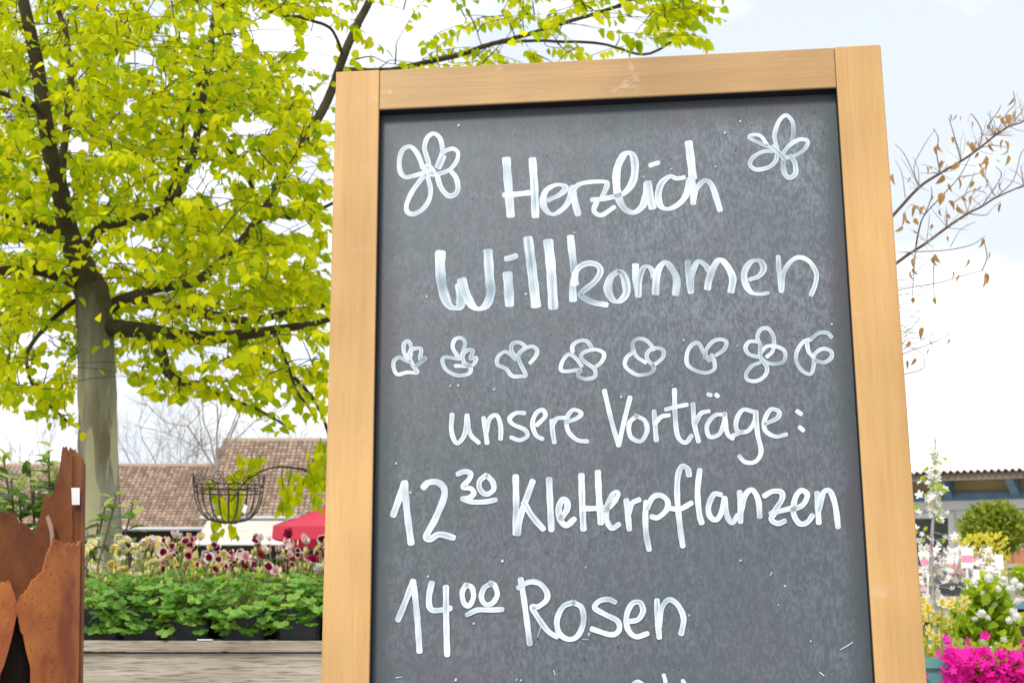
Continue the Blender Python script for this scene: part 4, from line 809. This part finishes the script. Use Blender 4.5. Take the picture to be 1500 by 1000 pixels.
# ================================================================ bare trees
def bare_tree(px, py_fork, Y, h, label, m, seed, spread=0.5, r0=.05, buds=None, lean=0.0):
    r = np.random.default_rng(seed); fk = P(px, py_fork, Y); b0 = np.array([fk[0] + r.normal(0, .1), Y, 0]); t = empty('bare_tree', b0, label, 'tree', None)
    tr = MB(); br = MB(); tips = []
    tr.tube(catmull([b0, b0 * .5 + fk * .5 + r.normal(0, .06, 3) * [1, 1, 0], fk], 5), [r0 * 1.4, r0], 8)
    def grow(p, d, l, rad, dep):
        n = 4; q = [p]
        for i in range(n): d = nrm(d + r.normal(0, .13, 3) + [0, 0, .05]); q.append(q[-1] + d * l / n)
        br.tube(q, [rad * .8, rad * .45], 4, False); tips.append(q[-1])
        if dep == 0: return
        for k in range(3 if dep > 1 else 4):
            s = q[r.integers(2, n + 1)] if k else q[-1]; grow(s, nrm(d + r.normal(0, spread, 3) * [1, .8, .8]), l * r.uniform(.6, .82), rad * .58, dep - 1)
    for k in range(6): a = k * 1.05 + r.random(); grow(fk - [0, 0, r.uniform(0, .25) * h], nrm([math.cos(a) * .75 + lean, math.sin(a) * .5, .9]), h * .40, r0 * .6, 3)
    tr.make('trunk', m, t, True); br.make('crown', m, t)
    if buds:
        bb = MB()
        for q in tips:
            if r.random() < .55:
                for _ in range(3): c = q + r.normal(0, .08, 3); x, y, z = basis(r.normal(0, 1, 3), r.normal(0, 1, 3)); bb.add(c + .06 * (LV[:, :1] * x + LV[:, 1:2] * y + LV[:, 2:] * z), LF)
        tag(bb.make('young_leaves', buds, t), kind='stuff')
M['faint'] = mat('grey_bare_bark', (0.30, 0.25, 0.21), 0.85, 0.1)
M['ybud'] = leaf_mat('yellow_bud', (.65, .5, .08), (.75, .6, .15), .4)
bare_tree(319, 655, 38, 3.0, 'slender bare grey tree in front of the tiled roofs', M['faint'], 3, .42, .046)
bare_tree(232, 745, 72, 6.0, 'bare tree with scattered yellow young leaves behind the low shed', M['faint'], 5, .5, .07, M['ybud'])
bare_tree(275, 770, 76, 6.5, 'leaning bare tree behind the low shed, between yellow budding tree and house', M['faint'], 9, .5, .07, None, -.35)
bare_tree(60, 760, 74, 7.0, 'bare tree behind the evergreen shrub and rusted column', M['faint'], 13, .55, .07)
bare_tree(400, 690, 80, 4.0, 'bare tree rising behind the ridge of the taller tiled house', M['faint'], 17, .5, .06)

# ================================================================ small tree behind the board with dry leaves
DY = 4.3
dry = empty('dry_leaved_tree', (P(1180, 900, DY)[0], DY, 0), 'small tree behind the chalkboard with withered brown leaves on thin twigs', 'tree')
MB().tube(catmull([(ORG[dry][0], DY, -.03), P(1175, 800, DY), P(1185, 600, DY), P(1200, 480, DY), P(1215, 380, DY)], 6), [.03, .024, .016], 9).make('trunk', M['twig'], dry, True)
c7 = lambda L_: [(1270 + x / 1.961, 50 + y / 1.961) for x, y in L_]
br = MB(); pb = MB()
main = [[(1205,470),(1250,380),*c7([(80,515),(150,440),(210,400),(270,365),(320,330),(370,290),(410,265),(451,250),(520,205)])], [(1200,480),(1260,425),*c7([(88,655),(130,625),(170,600),(230,555),(290,515),(330,495),(370,470),(451,435),(540,410)])],
        c7([(140,612),(150,560),(165,520),(215,465),(265,410),(300,345)])]
for q, r in zip(main, ([.0045, .003, .0014], [.0048, .0032, .0014], [.0022, .0015, .0009])): br.tube(path(q, DY, DY - .25), r, 6)
sub = [[(60,745),(120,728),(200,715),(270,695),(330,680)],[(140,625),(230,620),(300,605),(340,580)],[(240,610),(270,560),(310,540)],[(20,900),(105,860),(140,830),(150,815)],[(30,960),(110,915),(180,890),(240,860)],[(20,990),(110,975),(160,960),(165,930)],
       [(270,365),(250,290),(235,240)],[(320,330),(330,280),(300,230),(290,250)],[(150,440),(135,380),(170,310),(195,275)],[(210,400),(200,340),(205,300),(190,270)],[(370,290),(400,230),(425,200),(420,165)],[(400,268),(440,230),(451,205)],[(370,290),(350,262),(375,225),(385,205)],
       [(370,470),(420,420),(440,350),(451,330)],[(330,495),(385,410),(370,380)],[(290,515),(280,470),(300,420),(310,395)],[(165,520),(130,490),(110,510)],[(165,520),(185,470),(185,440)],[(290,515),(340,520),(360,500),(385,480)],[(110,470),(100,400),(80,360)],[(150,440),(110,350),(80,315)],[(195,640),(190,700),(195,760)],[(140,612),(135,680),(130,750)],
       [(310,330),(360,320),(400,325)],[(265,410),(320,400),(350,370)],[(330,680),(345,640),(335,590)],[(240,490),(300,450),(340,455)]]
for q in sub: pb.tube(path(c7(q), DY - .08 + rng.normal(0, .06), DY - .15 + rng.normal(0, .1), 4), [.0017, .0009], 4)
for _ in range(110):
    m_ = main[random.randrange(2)]; a = m_[random.randint(3, len(m_) - 2)]; d = (random.uniform(-30, 30), random.uniform(-46, 12)); pb.tube(path([a, (a[0] + d[0] * .5 + rng.normal(0, 4), a[1] + d[1] * .6), (a[0] + d[0], a[1] + d[1])], DY - .12, DY - .12 + rng.normal(0, .12), 4), [.0011, .0006], 4)
for _ in range(22):
    a = (random.uniform(1312, 1345), random.uniform(400, 530)); pb.tube(path([(a[0] - 25, a[1] + random.uniform(-14, 24)), a, (a[0] + random.uniform(5, 50), a[1] + random.uniform(-38, 26))], DY - .1, DY - .1 + rng.normal(0, .1), 4), [.0012, .0006], 4)
br.make('branches', M['twig'], dry, True); pb.make('twigs', M['twigpale'], dry)
dvs = leaf_shape(4, .2, .5, .5); dme = [mesh('leaf', dvs[0] * [k, 1, 1], dvs[1], M['dry'], True) for k in (.8, 1.2, 1.7)]
for x, y in [(270,245),(300,260),(205,325),(250,310),(243,305),(255,322),(290,315),(225,375),(217,372),(170,390),(182,388),(125,420),(75,410),(360,270),(372,278),(350,268),(405,340),(350,322),(385,240),(405,240),(392,246),(430,230),(322,380),(335,370),(385,435),(310,450),(306,430),(275,475),(282,415),(185,470),(165,500),(108,520),(102,528),(185,555),(230,590),(385,495),(195,640),(190,648),(137,650),(290,655),(127,690),(132,680),(130,765),(245,690),(265,700),(335,705),(340,695),(330,595),(350,635),(195,765),(162,850),(240,885),(180,890),(125,890),(180,915),(140,940),(115,945),(255,240),(238,240),(302,320),(200,330),(310,318)] + [(x_, 640 - x_ * random.uniform(.62, 1.0) + random.uniform(-40, 40)) for x_ in rng.uniform(100, 440, 34)]:
    px, py = c7([(x, y)])[0]; b = P(px, py - 5, DY - .12 + rng.normal(0, .08)); ax = nrm(np.array([rng.normal(0, .45), rng.normal(0, .3), -1])); X, Yv, Z = basis(ax, nrm(rng.normal(0, 1, 3) + [0, -.6, 0]))
    put('leaf', random.choice(dme), dry, frame_mat(b - ORG[dry], X, Yv, Z, random.uniform(.012, .03)))

# ================================================================ right: workshop building with corrugated roof
M['blue'] = mat('blue_painted_timber', (0.12, 0.22, 0.33), 0.6, 0.3, (0.16, 0.27, 0.38), 5); M['ochre'] = mat('ochre_panel', (0.50, 0.40, 0.20), 0.8)
M['corr'] = mat('brown_fibre_cement', (0.16, 0.12, 0.09), 0.85, 0.2, (0.24, 0.19, 0.15), 3); M['white'] = mat('white_paint', (0.74, 0.74, 0.73), 0.6, 0.3, (0.66, 0.66, 0.66), 3)
M['glass'] = mat('window_glass', (0.06, 0.07, 0.08), 0.08, 0.6); M['shutter'] = mat('beige_shutter', (0.55, 0.50, 0.42), 0.7)
GY = 21.0; g0 = P(1340, 700, GY); ry = -math.radians(24)
bld = empty('workshop_building', (g0[0], GY, 0), 'low white workshop with brown corrugated roof and blue eaves timbers', 'building', None, ry)
ORG[bld] = np.zeros(3)
def bpart(nm, m, *boxes):
    b = MB()
    for q in boxes: b.box(*q)
    return b.make(nm, M[m], bld, world=False)
ez = g0[2]; X0, X1 = -4.5, 7.0
xs = np.arange(X0, X1, .076 / 8); v, f = [], []
for i, x in enumerate(xs):
    h = .018 * math.sin(x / .076 * 2 * math.pi)
    v += [(x, -.75, ez + h), (x, 3.5, ez + h - .12), (x, -.75, ez + h - .008), (x, 3.5, ez + h - .128)]
for i in range(len(xs) - 1): a = i * 4; f += [(a, a + 4, a + 5, a + 1), (a + 2, a + 3, a + 7, a + 6), (a, a + 2, a + 6, a + 4)]
obj('corrugated_roof', v, f, M['corr'], bld, True, world=False)
bpart('eaves_board', 'corr', ((X0, -.70, ez - .10), (X1, -.66, ez - .022)))
for i in range(15):
    x = X0 + .31 + i * .76; MBv = [(x, -.64, ez - .105), (x + .09, -.64, ez - .105), (x + .09, 0, ez - .27), (x, 0, ez - .27), (x, -.64, ez - .02), (x + .09, -.64, ez - .02), (x + .09, 0, ez - .045), (x, 0, ez - .045)]
    obj('rafter', MBv, [(0,3,2,1),(4,5,6,7),(0,1,5,4),(1,2,6,5),(2,3,7,6),(3,0,4,7)], M['blue'], bld, world=False)
bpart('frieze_panel', 'ochre', ((X0, .004, ez - .19), (X1, .05, ez - .05)))
bpart('wall_plate', 'blue', ((X0, -.05, ez - .28), (X1, .05, ez - .192)))
bpart('fascia', 'white', ((X0, -.02, ez - .39), (X1, .05, ez - .283)))
bpart('wall', 'white', ((X0, .06, 0), (X1, 3.2, ez - .2)))
for i in range(9):
    x = X0 + .2 + i * 1.25
    if i % 3 == 1:
        w_ = bpart('shutter', 'shutter', ((x, .0, .75), (x + 1.0, .055, ez - .40)))
        for k in range(10): obj('slat', MB().box((x + .02, -.012, .78 + k * .115), (x + .98, -.002, .87 + k * .115)).V(), MB().box((0,0,0),(1,1,1)).f, M['shutter'], w_, world=False)
    else:
        w_ = bpart('window', 'white', ((x, .02, .8), (x + .07, .055, ez - .42)), ((x + .93, .02, .8), (x + 1, .055, ez - .42)), ((x + .46, .02, .8), (x + .54, .055, ez - .42)), ((x, .018, ez - .48), (x + 1, .053, ez - .42)), ((x, .018, .74), (x + 1, .053, .8)))
        for a in (x + .07, x + .54): obj('pane', MB().box((a, .035, .8), (a + .39, .05, ez - .48)).V(), MB().box((0,0,0),(1,1,1)).f, M['glass'], w_, world=False)

# ================================================================ right: sales table and plants
M['grey_top'] = wood_mat('pale_grey_table_wood', (0.50, 0.47, 0.43), (0.42, 0.38, 0.34), (0.3, 0.27, 0.24), 'x', 30, rough=.8); M['brownwood'] = wood_mat('orange_brown_fence_wood', (0.30, 0.15, 0.06), (0.22, 0.10, 0.04), (0.14, 0.06, 0.03), 'z', 20, rough=.8)
QY = 7.0; tz = P(1390, 873, QY)[2]; tx0, tx1 = P(1300, 873, QY)[0], P(1478, 873, QY)[0]
tb_ = empty('sales_table', ((tx0 + tx1) / 2, QY, 0), 'pale grey wooden sales table with brown boarded front carrying labelled plants', 'table')
for i in range(5): MB().box((tx0, QY + i * .13, tz - .03), (tx1, QY + i * .13 + .125, tz)).make('plank', M['grey_top'], tb_)
MB().box((tx0 + .01, QY + .02, tz - .10), (tx1 - .01, QY + .05, tz - .031)).make('apron', M['grey_top'], tb_)
for i in range(7): x = tx0 + .02 + i * (tx1 - tx0 - .04) / 7; MB().box((x, QY + .06, .03), (x + (tx1 - tx0) / 7 - .012, QY + .08, tz - .06)).make('plank', M['brownwood'], tb_)
for x in (tx0 + .03, tx1 - .09):
    for y in (QY + .09, QY + .55): MB().box((x, y, 0), (x + .06, y + .06, tz - .031)).make('leg', M['grey_top'], tb_)
UY = 8.2; uz = P(1490, 880, UY)[2]; ux0 = P(1474, 880, UY)[0]
bt = empty('blue_table', (ux0 + .8, UY, 0), 'table with blue edge and dark boarded front beside the sales table', 'table')
MB().box((ux0, UY, uz - .035), (ux0 + 1.7, UY + .7, uz)).make('table_top', M['blue'], bt)
for i in range(8): MB().box((ux0 + .02 + i * .205, UY + .05, .02), (ux0 + .215 + i * .205, UY + .07, uz - .036)).make('plank', M['darkwood'], bt)
for x in (ux0 + .03, ux0 + 1.6): MB().box((x, UY + .6, 0), (x + .06, UY + .66, uz - .036)).make('leg', M['blue'], bt)
# dark grey tray on the table
def tray(px0, px1, py0, py1, Y, name, label, m):
    a, b = P(px0, py1, Y), P(px1, py1, Y); cx, wd, h = (a[0] + b[0]) / 2, b[0] - a[0], P(px0, py0, Y)[2] - a[2]; t = empty(name, (cx, Y + .1, a[2] + .002), label, 'planter'); v = []
    rings = [(.40, 0), (.46, h * .5), (.52, h * .5), (.56, h), (.52, h), (.44, h * .2)]
    for k, z in rings: v += [(-wd * k, -.09 * k * 2, z), (wd * k, -.09 * k * 2, z), (wd * k, .09 * k * 2, z), (-wd * k, .09 * k * 2, z)]
    f = [(i*4 + j, i*4 + (j+1) % 4, (i+1)*4 + (j+1) % 4, (i+1)*4 + j) for i in range(5) for j in range(4)] + [(3, 2, 1, 0)]
    obj('body', v, f, m, t, world=False); s_ = [(-wd * .47, -.085, h * .8), (wd * .47, -.085, h * .8), (wd * .47, .085, h * .8), (-wd * .47, .085, h * .8)]; obj('soil', s_, [(0, 1, 2, 3)], M['soil'], t, world=False); return t
tray(1376, 1411, 851, 870, 6.98, 'plant_trough', 'dark grey plastic trough standing on the pale sales table', mat('grey_plastic', (.10, .11, .125), .5))
# label cards on sticks
M['pinkprint'] = mat('pink_print', (0.80, 0.30, 0.42), 0.6)
def card(px0, py0, px1, py1, Y, tilt, label, band=True, base=tz):
    a, b = P(px0, py1, Y), P(px1, py0, Y); wd, h = (b[0] - a[0]), b[2] - a[2]; c = empty('plant_label', ((a[0] + b[0]) / 2, Y, base + .001), label, 'label'); zc = a[2] - base; R_ = lambda v: [(x * math.cos(tilt) - (z - zc) * math.sin(tilt), y, zc + x * math.sin(tilt) + (z - zc) * math.cos(tilt)) for x, y, z in v]
    obj('card', R_(MB().box((-wd/2, -.001, zc), (wd/2, .001, zc + h)).V()), MB().box((0,0,0),(1,1,1)).f, M['tagw'], c, world=False)
    if band: obj('printed_band', R_(MB().box((-wd/2 + .001, -.0016, zc + h * .28), (wd/2 - .001, -.0013, zc + h * .62)).V()), MB().box((0,0,0),(1,1,1)).f, M['pinkprint'], c, world=False)
    MB().box((-.004, .0015, 0), (.004, .004, zc + h * .4)).make('stick', M['tagw'], c, world=False)
card(1408, 802, 1425, 832, 7.06, 0.0, 'upright white plant card with pink band above the dark grey trough')
card(1352, 806, 1366, 836, 7.1, .25, 'tilted white and pink plant card beside the blossoming column')
card(1380, 812, 1397, 838, 7.16, -.35, 'slanting white and pink plant card left of the upright card')
card(1426, 834, 1444, 866, 7.02, 0.0, 'plain white plant card standing low behind the white-flowered shrub', False)
card(1458, 812, 1470, 834, 7.2, 0.05, 'plain white plant card below the clipped ball tree', False)

def petals(n=5, l=1.0, wd=.55, cup=.25):
    v, f = [], []
    for i in range(n):
        a = i * 2 * math.pi / n; d = np.array([math.cos(a), math.sin(a), 0]); s_ = np.array([-math.sin(a), math.cos(a), 0]); b = len(v)
        for t, w_ in ((0.05, .12), (.45, .5), (.8, .5), (1, .2)):
            for k in (-1, 0, 1): v.append(d * l * t + s_ * wd * w_ * k + np.array([0, 0, cup * t * t + (.05 if k else 0)]))
        f += [(b + r*3 + k, b + r*3 + k + 1, b + r*3 + k + 4, b + r*3 + k + 3) for r in range(3) for k in (0, 1)]
    return np.array(v), f
PV, PF = petals(); M['mag'] = pm('magenta_petal', (0.80, 0.006, 0.36), (0.86, 0.03, 0.50)); M['blossom'] = pm('white_blossom', (0.88, 0.86, 0.78), (0.90, 0.89, 0.86)); M['pyel'] = pm('pale_yellow_petal', (0.82, 0.66, 0.16), (0.85, 0.76, 0.38))
M['lime'] = leaf_mat('fresh_leaf', (0.20, 0.34, 0.02), (0.42, 0.48, 0.03), .45, ((.5, .75, .02), (.8, .9, .04))); M['olive'] = leaf_mat('clipped_leaf', (0.10, 0.17, 0.015), (0.30, 0.33, 0.03), .35, ((.3, .45, .02), (.6, .6, .05)))
def leaf_cloud(mb, pts, size, up=.5):
    for c in pts:
        x, y, z = basis(rng.normal(0, 1, 3) + [0, 0, up], rng.normal(0, 1, 3) + [0, -.5, .5]); s = size * random.uniform(.7, 1.25); mb.add(np.asarray(c) + s * (LV[:, :1] * x + LV[:, 1:2] * y + LV[:, 2:] * z), LF)
def in_ball(n, c, r, shell=.55):
    d = rng.normal(0, 1, (n, 3)); d /= np.linalg.norm(d, axis=1)[:, None]; return np.asarray(c) + d * (shell + (1 - shell) * rng.random(n) ** .5)[:, None] * np.asarray(r)
def heads(t, pts, me, lo, hi, face=(0, -.7, .6), sd_=.45):
    for c in pts:
        X, Yv, Z = basis(rng.normal(0, 1, 3), nrm(np.array(face) + rng.normal(0, sd_, 3))); put('flower', me, t, frame_mat(np.asarray(c) - ORG[t], X, Yv, Z, random.uniform(lo, hi)))
# clipped ball standard
AY = 11.0; ac = P(1456, 776, AY); at = empty('ball_tree', (ac[0], AY, 0), 'clipped ball-headed standard tree in front of the white workshop', 'tree')
MB().tube(catmull([(ac[0] + .02, AY, 0), (ac[0] - .01, AY, .7), tuple(ac)], 5), [.03, .022], 8).make('trunk', M['twig'], at, True)
b = MB(); leaf_cloud(b, in_ball(2600, ac, (.195, .195, .165)) + rng.normal(0, .012, (2600, 3)), .036); tag(b.make('crown', M['olive'], at), kind='stuff')
# terracotta trough with green box on a stand
TYr = 12.0; ta, tb2 = P(1478, 826, TYr), P(1545, 803, TYr); tt_ = empty('terracotta_trough', ((ta[0] + tb2[0]) / 2, TYr, ta[2]), 'terracotta trough on a pale shelf under the ball tree', 'planter')
hw, hh = (tb2[0] - ta[0]) / 2, tb2[2] - ta[2]; M['terra'] = mat('terracotta', (0.46, 0.19, 0.11), .8, .2, (.52, .24, .15), 8)
v = []
for k, z in ((.92, 0), (1, hh * .8), (1.03, hh * .8), (1.03, hh), (.95, hh), (.9, hh * .75)): v += [(-hw * k, -.1 * k, z), (hw * k, -.1 * k, z), (hw * k, .1 * k, z), (-hw * k, .1 * k, z)]
obj('body', v, [(i*4 + j, i*4 + (j+1) % 4, (i+1)*4 + (j+1) % 4, (i+1)*4 + j) for i in range(5) for j in range(4)] + [(3, 2, 1, 0)], M['terra'], tt_, world=False); obj('soil', [(-hw*.93, -.09, hh*.85), (hw*.93, -.09, hh*.85), (hw*.93, .09, hh*.85), (-hw*.93, .09, hh*.85)], [(0, 1, 2, 3)], M['soil'], tt_, world=False)
sh = empty('plant_shelf', ((ta[0] + tb2[0]) / 2, TYr, 0), 'pale wooden shelf carrying the terracotta trough', 'shelf'); MB().box((ta[0] - .06, TYr - .16, ta[2] - .03), (tb2[0] + .3, TYr + .16, ta[2] - .001)).make('board', M['grey_top'], sh)
for x in (ta[0], tb2[0] + .2): MB().box((x, TYr - .03, 0), (x + .05, TYr + .03, ta[2] - .031)).make('leg', M['grey_top'], sh)
gb = P(1512, 848, 11.5); gs = empty('green_shrub', (gb[0], 11.5, 0), 'leafy green shrub growing below the terracotta trough', 'shrub'); MB().tube([(gb[0], 11.5, 0), tuple(gb)], .015, 6).make('stem', M['twig'], gs)
b = MB(); leaf_cloud(b, in_ball(700, gb, (.13, .13, .11)), .04); tag(b.make('crown', M['lime'], gs), kind='stuff')
# slim column of white blossom
WY = 5.6; wx = [(1372,1010),(1368,900),(1364,820),(1368,740),(1369,690),(1370,640)]; wc = path(wx, WY); wt = empty('blossom_sapling', (wc[0][0], WY, 0), 'slender sapling covered in creamy white blossom beside the chalkboard frame', 'tree')
MB().tube(np.vstack([[wc[0][0], WY, 0], wc]), [.009, .007, .004, .0018], 6).make('trunk', M['twigpale'], wt, True)
bl = mesh('flower', PV, PF, M['blossom'], True); pts = []; tws = MB()
for _ in range(160):
    t = random.random() ** .8; i = min(len(wc) - 2, int((.12 + .8 * t) * (len(wc) - 1))); q = wc[i]; pxy = PX(q)[1][0]; sp = np.interp(pxy, [690, 730, 770, 900], [.006, .02, .042, .045]); c = q + rng.normal(0, 1, 3) * [sp, sp, .02]; pts.append(c)
    if random.random() < .5: tws.tube([q, c], .0012, 4, False)
heads(wt, pts, bl, .008, .016); tws.make('twigs', M['twigpale'], wt); b = MB(); leaf_cloud(b, [p_ + rng.normal(0, .012, 3) for p_ in pts[::2]], .02); tag(b.make('young_leaves', M['lime'], wt), kind='stuff')
# second blossoming shrub on the table, with soft white and pink flowers
VY = 7.3; vt_ = empty('blossom_shrub', (P(1400, 870, VY)[0], VY, tz), 'loose shrub with white and pink blossom among the plant cards', 'shrub'); pts = [P(random.uniform(1348, 1462), random.uniform(800, 868), VY + rng.normal(0, .1)) for _ in range(280)]; tws = MB()
for p_ in pts[::3]: tws.tube(catmull([ORG[vt_] + rng.normal(0, .03, 3) * [4, 1, 0], (ORG[vt_] + p_) / 2 + rng.normal(0, .02, 3), p_], 3), .0015, 4, False)
pk = mesh('flower', PV, PF, M['pink'], True); heads(vt_, pts[:215], bl, .010, .021); heads(vt_, pts[215:], pk, .010, .018); tws.make('stems', M['twigpale'], vt_)
yl = empty('yellow_shrub', (P(1440, 870, 7.4)[0], 7.4, tz), 'bushy plant with yellow-green young shoots on the sales table', 'shrub'); b = MB(); pp = [P(rng.normal(1440, 20), random.uniform(782, 850), 7.4 + rng.normal(0, .06)) for _ in range(420)]; leaf_cloud(b, pp, .021, 1.0); tag(b.make('foliage', leaf_mat('yellow_shoot', (.45, .42, .03), (.65, .58, .06), .4), yl), kind='stuff'); tws = MB()
for p_ in pp[::9]: tws.tube([ORG[yl] + rng.normal(0, .02, 3) * [2, 1, 0], p_], .0016, 4, False)
tws.make('stems', M['twig'], yl)
# green shrub with white flower balls
VY = 5.0; vc = P(1445, 920, VY); vs = empty('viburnum_shrub', (vc[0], VY, 0), 'fresh green shrub dotted with round white flower balls before the sales table', 'shrub')
sp_ = [P(1428,885,VY), P(1450,870,VY), P(1470,905,VY), P(1425,925,VY), P(1455,930,VY), P(1480,950,VY), P(1438,955,VY), P(1410,915,VY)]; b = MB(); stv = MB()
for c in sp_: leaf_cloud(b, in_ball(120, c, (.045, .05, .05), .2), .034); stv.tube(catmull([(vc[0] + rng.normal(0, .01), VY, 0), (vc[0], VY, .35), c], 4), [.007, .003], 5)
tag(b.make('foliage', M['lime'], vs), kind='stuff'); stv.make('stems', M['twig'], vs)
bv, bf = [], []; nb = 0
for i in range(16):
    z = 1 - 2 * (i + .5) / 16; a = i * 2.4; d = np.array([math.cos(a) * math.sqrt(1 - z*z), math.sin(a) * math.sqrt(1 - z*z), z]); X, Yv, Z = basis(rng.normal(0, 1, 3), d); v_ = d * .7 + .45 * (PV[:, :1] * X + PV[:, 1:2] * Yv + PV[:, 2:] * Z); bv.append(v_); bf += [tuple(k + nb for k in q) for q in PF]; nb += len(PV)
bv.append(np.array([[.82 * math.sin(a) * math.cos(c), .82 * math.sin(a) * math.sin(c), .82 * math.cos(a)] for a in np.linspace(.05, 3.09, 7) for c in np.arange(8) * .7854])); bf += [(nb + i*8 + j, nb + i*8 + (j+1) % 8, nb + (i+1)*8 + (j+1) % 8, nb + (i+1)*8 + j) for i in range(6) for j in range(8)]
ballm = mesh('flower_ball', np.concatenate(bv), bf, M['blossom'])
for x, y in [(1427,852),(1448,846),(1470,848),(1486,852),(1494,858),(1480,862),(1462,862),(1440,868),(1444,880),(1457,884),(1462,872),(1421,898),(1428,906),(1438,898),(1415,915),(1432,920),(1447,905),(1455,925),(1484,896),(1489,903),(1478,908),(1482,922),(1470,935),(1460,945),(1440,940),(1450,950),(1425,942),(1475,960),(1435,962),(1420,930),(1468,915),(1408,938),(1462,958),(1490,880)]:
    c = P(x, y, VY - .03 + rng.normal(0, .025)); X, Yv, Z = basis(rng.normal(0, 1, 3), rng.normal(0, 1, 3)); put('flower_ball', ballm, vs, frame_mat(c - ORG[vs], X, Yv, Z, random.uniform(.009, .0145)))
# yellow trumpet flowers beside the frame
YY = 4.8; ys_ = empty('yellow_narcissus', (P(1385, 950, YY)[0], YY, 0.40), 'clump of pale yellow narcissus-like flowers beside the chalkboard frame', 'flower')
stv = MB(); yfm = mesh('flower', *petals(6, 1.0, .5, .15), M['pyel'], True); tv, tf = tube([(0, 0, 0), (0, 0, .28), (0, 0, .5)], [.16, .3, .38], 10, False); trm = mesh('trumpet', tv, tf, M['yel'], True)
for x, y in [(1358,893),(1375,905),(1366,910),(1390,888),(1402,893),(1396,880),(1410,890),(1390,908),(1360,925),(1372,935),(1385,932),(1400,945),(1362,955),(1412,880),(1380,882),(1350,905),(1352,880),(1370,950),(1395,958),(1383,918),(1352,940)]:
    q = P(x, y, YY + rng.normal(0, .04)); X, Yv, Z = basis(rng.normal(0, 1, 3), nrm(np.array([rng.normal(0, .5), -1, rng.normal(.2, .4)]))); s = random.uniform(.016, .024); fo = put('flower', yfm, ys_, frame_mat(q - ORG[ys_], X, Yv, Z, s)); put('trumpet', trm, fo)
    stv.tube(catmull([ORG[ys_] + rng.normal(0, .03, 3) * [1, 1, 0], (ORG[ys_] + q) / 2 + rng.normal(0, .015, 3), q], 4), .0018, 5, False)
stv.make('stems', M['lime'], ys_); b = MB()
for _ in range(40):
    a = ORG[ys_] + rng.normal(0, .04, 3) * [1, 1, 0]; e_ = a + np.array([rng.normal(0, .07), rng.normal(0, .06), random.uniform(.15, .3)]); X = nrm(np.cross(e_ - a, [0, 1, .2])) * .004; b.add([a - X, a + X, (a + e_) / 2 + X + [0, 0, .02], e_, (a + e_) / 2 - X + [0, 0, .02]], [(0, 1, 2, 3, 4)])
tag(b.make('leaves', M['lime'], ys_), kind='stuff')
# magenta cushion flowers in front, on a teal crate
MY = 4.35; M['teal'] = mat('teal_plastic', (0.10, 0.30, 0.27), .5, .4, (.13, .34, .31), 6)
cz = P(1380, 966, MY)[2]
def crate(xp0, xp1, zt_, Y, name, label, m, dep=.4, cat='crate'):
    x0, x1 = P(xp0, 966, Y)[0], P(xp1, 966, Y)[0]; t = empty(name, ((x0 + x1) / 2, Y + dep / 2, 0), label, cat)
    for a, b_ in (((x0, Y, .0), (x1, Y + .012, zt_)), ((x0, Y + dep - .012, 0), (x1, Y + dep, zt_)), ((x0, Y + .0125, 0), (x0 + .012, Y + dep - .0125, zt_)), ((x1 - .012, Y + .0125, 0), (x1, Y + dep - .0125, zt_))): MB().box(a, b_).make('side_panel', m, t)
    MB().box((x0 + .013, Y + .013, .01), (x1 - .013, Y + dep - .013, zt_ - .05)).make('soil', M['soil'], t); MB().box((x0 - .008, Y - .008, zt_ - .02), (x1 + .008, Y - .0005, zt_ + .003)).make('rim', m, t); return t
crate(1345, 1560, cz, MY, 'teal_crate', 'tall teal plastic crate holding the magenta flower cushions', M['teal'])
crate(1352, 1432, P(1390, 940, 5.3)[2], 5.3, 'teal_crate', 'teal crate behind the yellow flowers', M['teal'])
ORGs = None
crate(1466, 1560, P(1480, 940, 5.35)[2], 5.35, 'red_crate', 'dark red plastic crate beyond the magenta flowers', mat('dark_red_plastic', (.22, .02, .03), .5))
mg = mesh('flower', PV, PF, M['mag'], True)
for k, (cx, n) in enumerate(((1410, 180), (1457, 210), (1505, 190))):
    c = P(cx, 985, MY + .14); ph_ = empty('moss_phlox', (c[0], MY + .14, cz - .05), ('magenta cushion flower at the crate corner nearest the chalkboard', 'magenta cushion flower below the white-balled shrub', 'magenta cushion flower in front of the dark red crate')[k], 'flower', 'magenta cushion flowers in the teal crate')
    b = MB(); leaf_cloud(b, in_ball(420, (c[0], MY + .02, cz - .02), (.055, .09, .06), .2), .018); tag(b.make('foliage', M['lime'], ph_), kind='stuff')
    pts = [P(cx + rng.normal(0, 17), random.uniform(958, 1035) - 10 * random.random(), MY - .05 + random.uniform(-.05, .10)) for _ in range(n)]; heads(ph_, pts, mg, .010, .0175)
    st_ = MB()
    ex = {0: [(1386, 962), (1371, 968), (1365, 977), (1362, 990), (1386, 938), (1408, 953)], 1: [(1442, 931), (1421, 940), (1428, 958)], 2: [(1490, 968), (1500, 945)]}[k]
    for x, y in ex:
        q = P(x, y, MY + .05); heads(ph_, [q + rng.normal(0, .004, 3) for _ in range(3)], mg, .010, .016); st_.tube([np.array([c[0], MY + .12, cz - .03]), q], .0012, 4, False)
    for q in pts[::5]: st_.tube([np.array([c[0], MY + .12, cz - .03]), q], .001, 4, False)
    st_.make('stems', M['aqstem'], ph_)
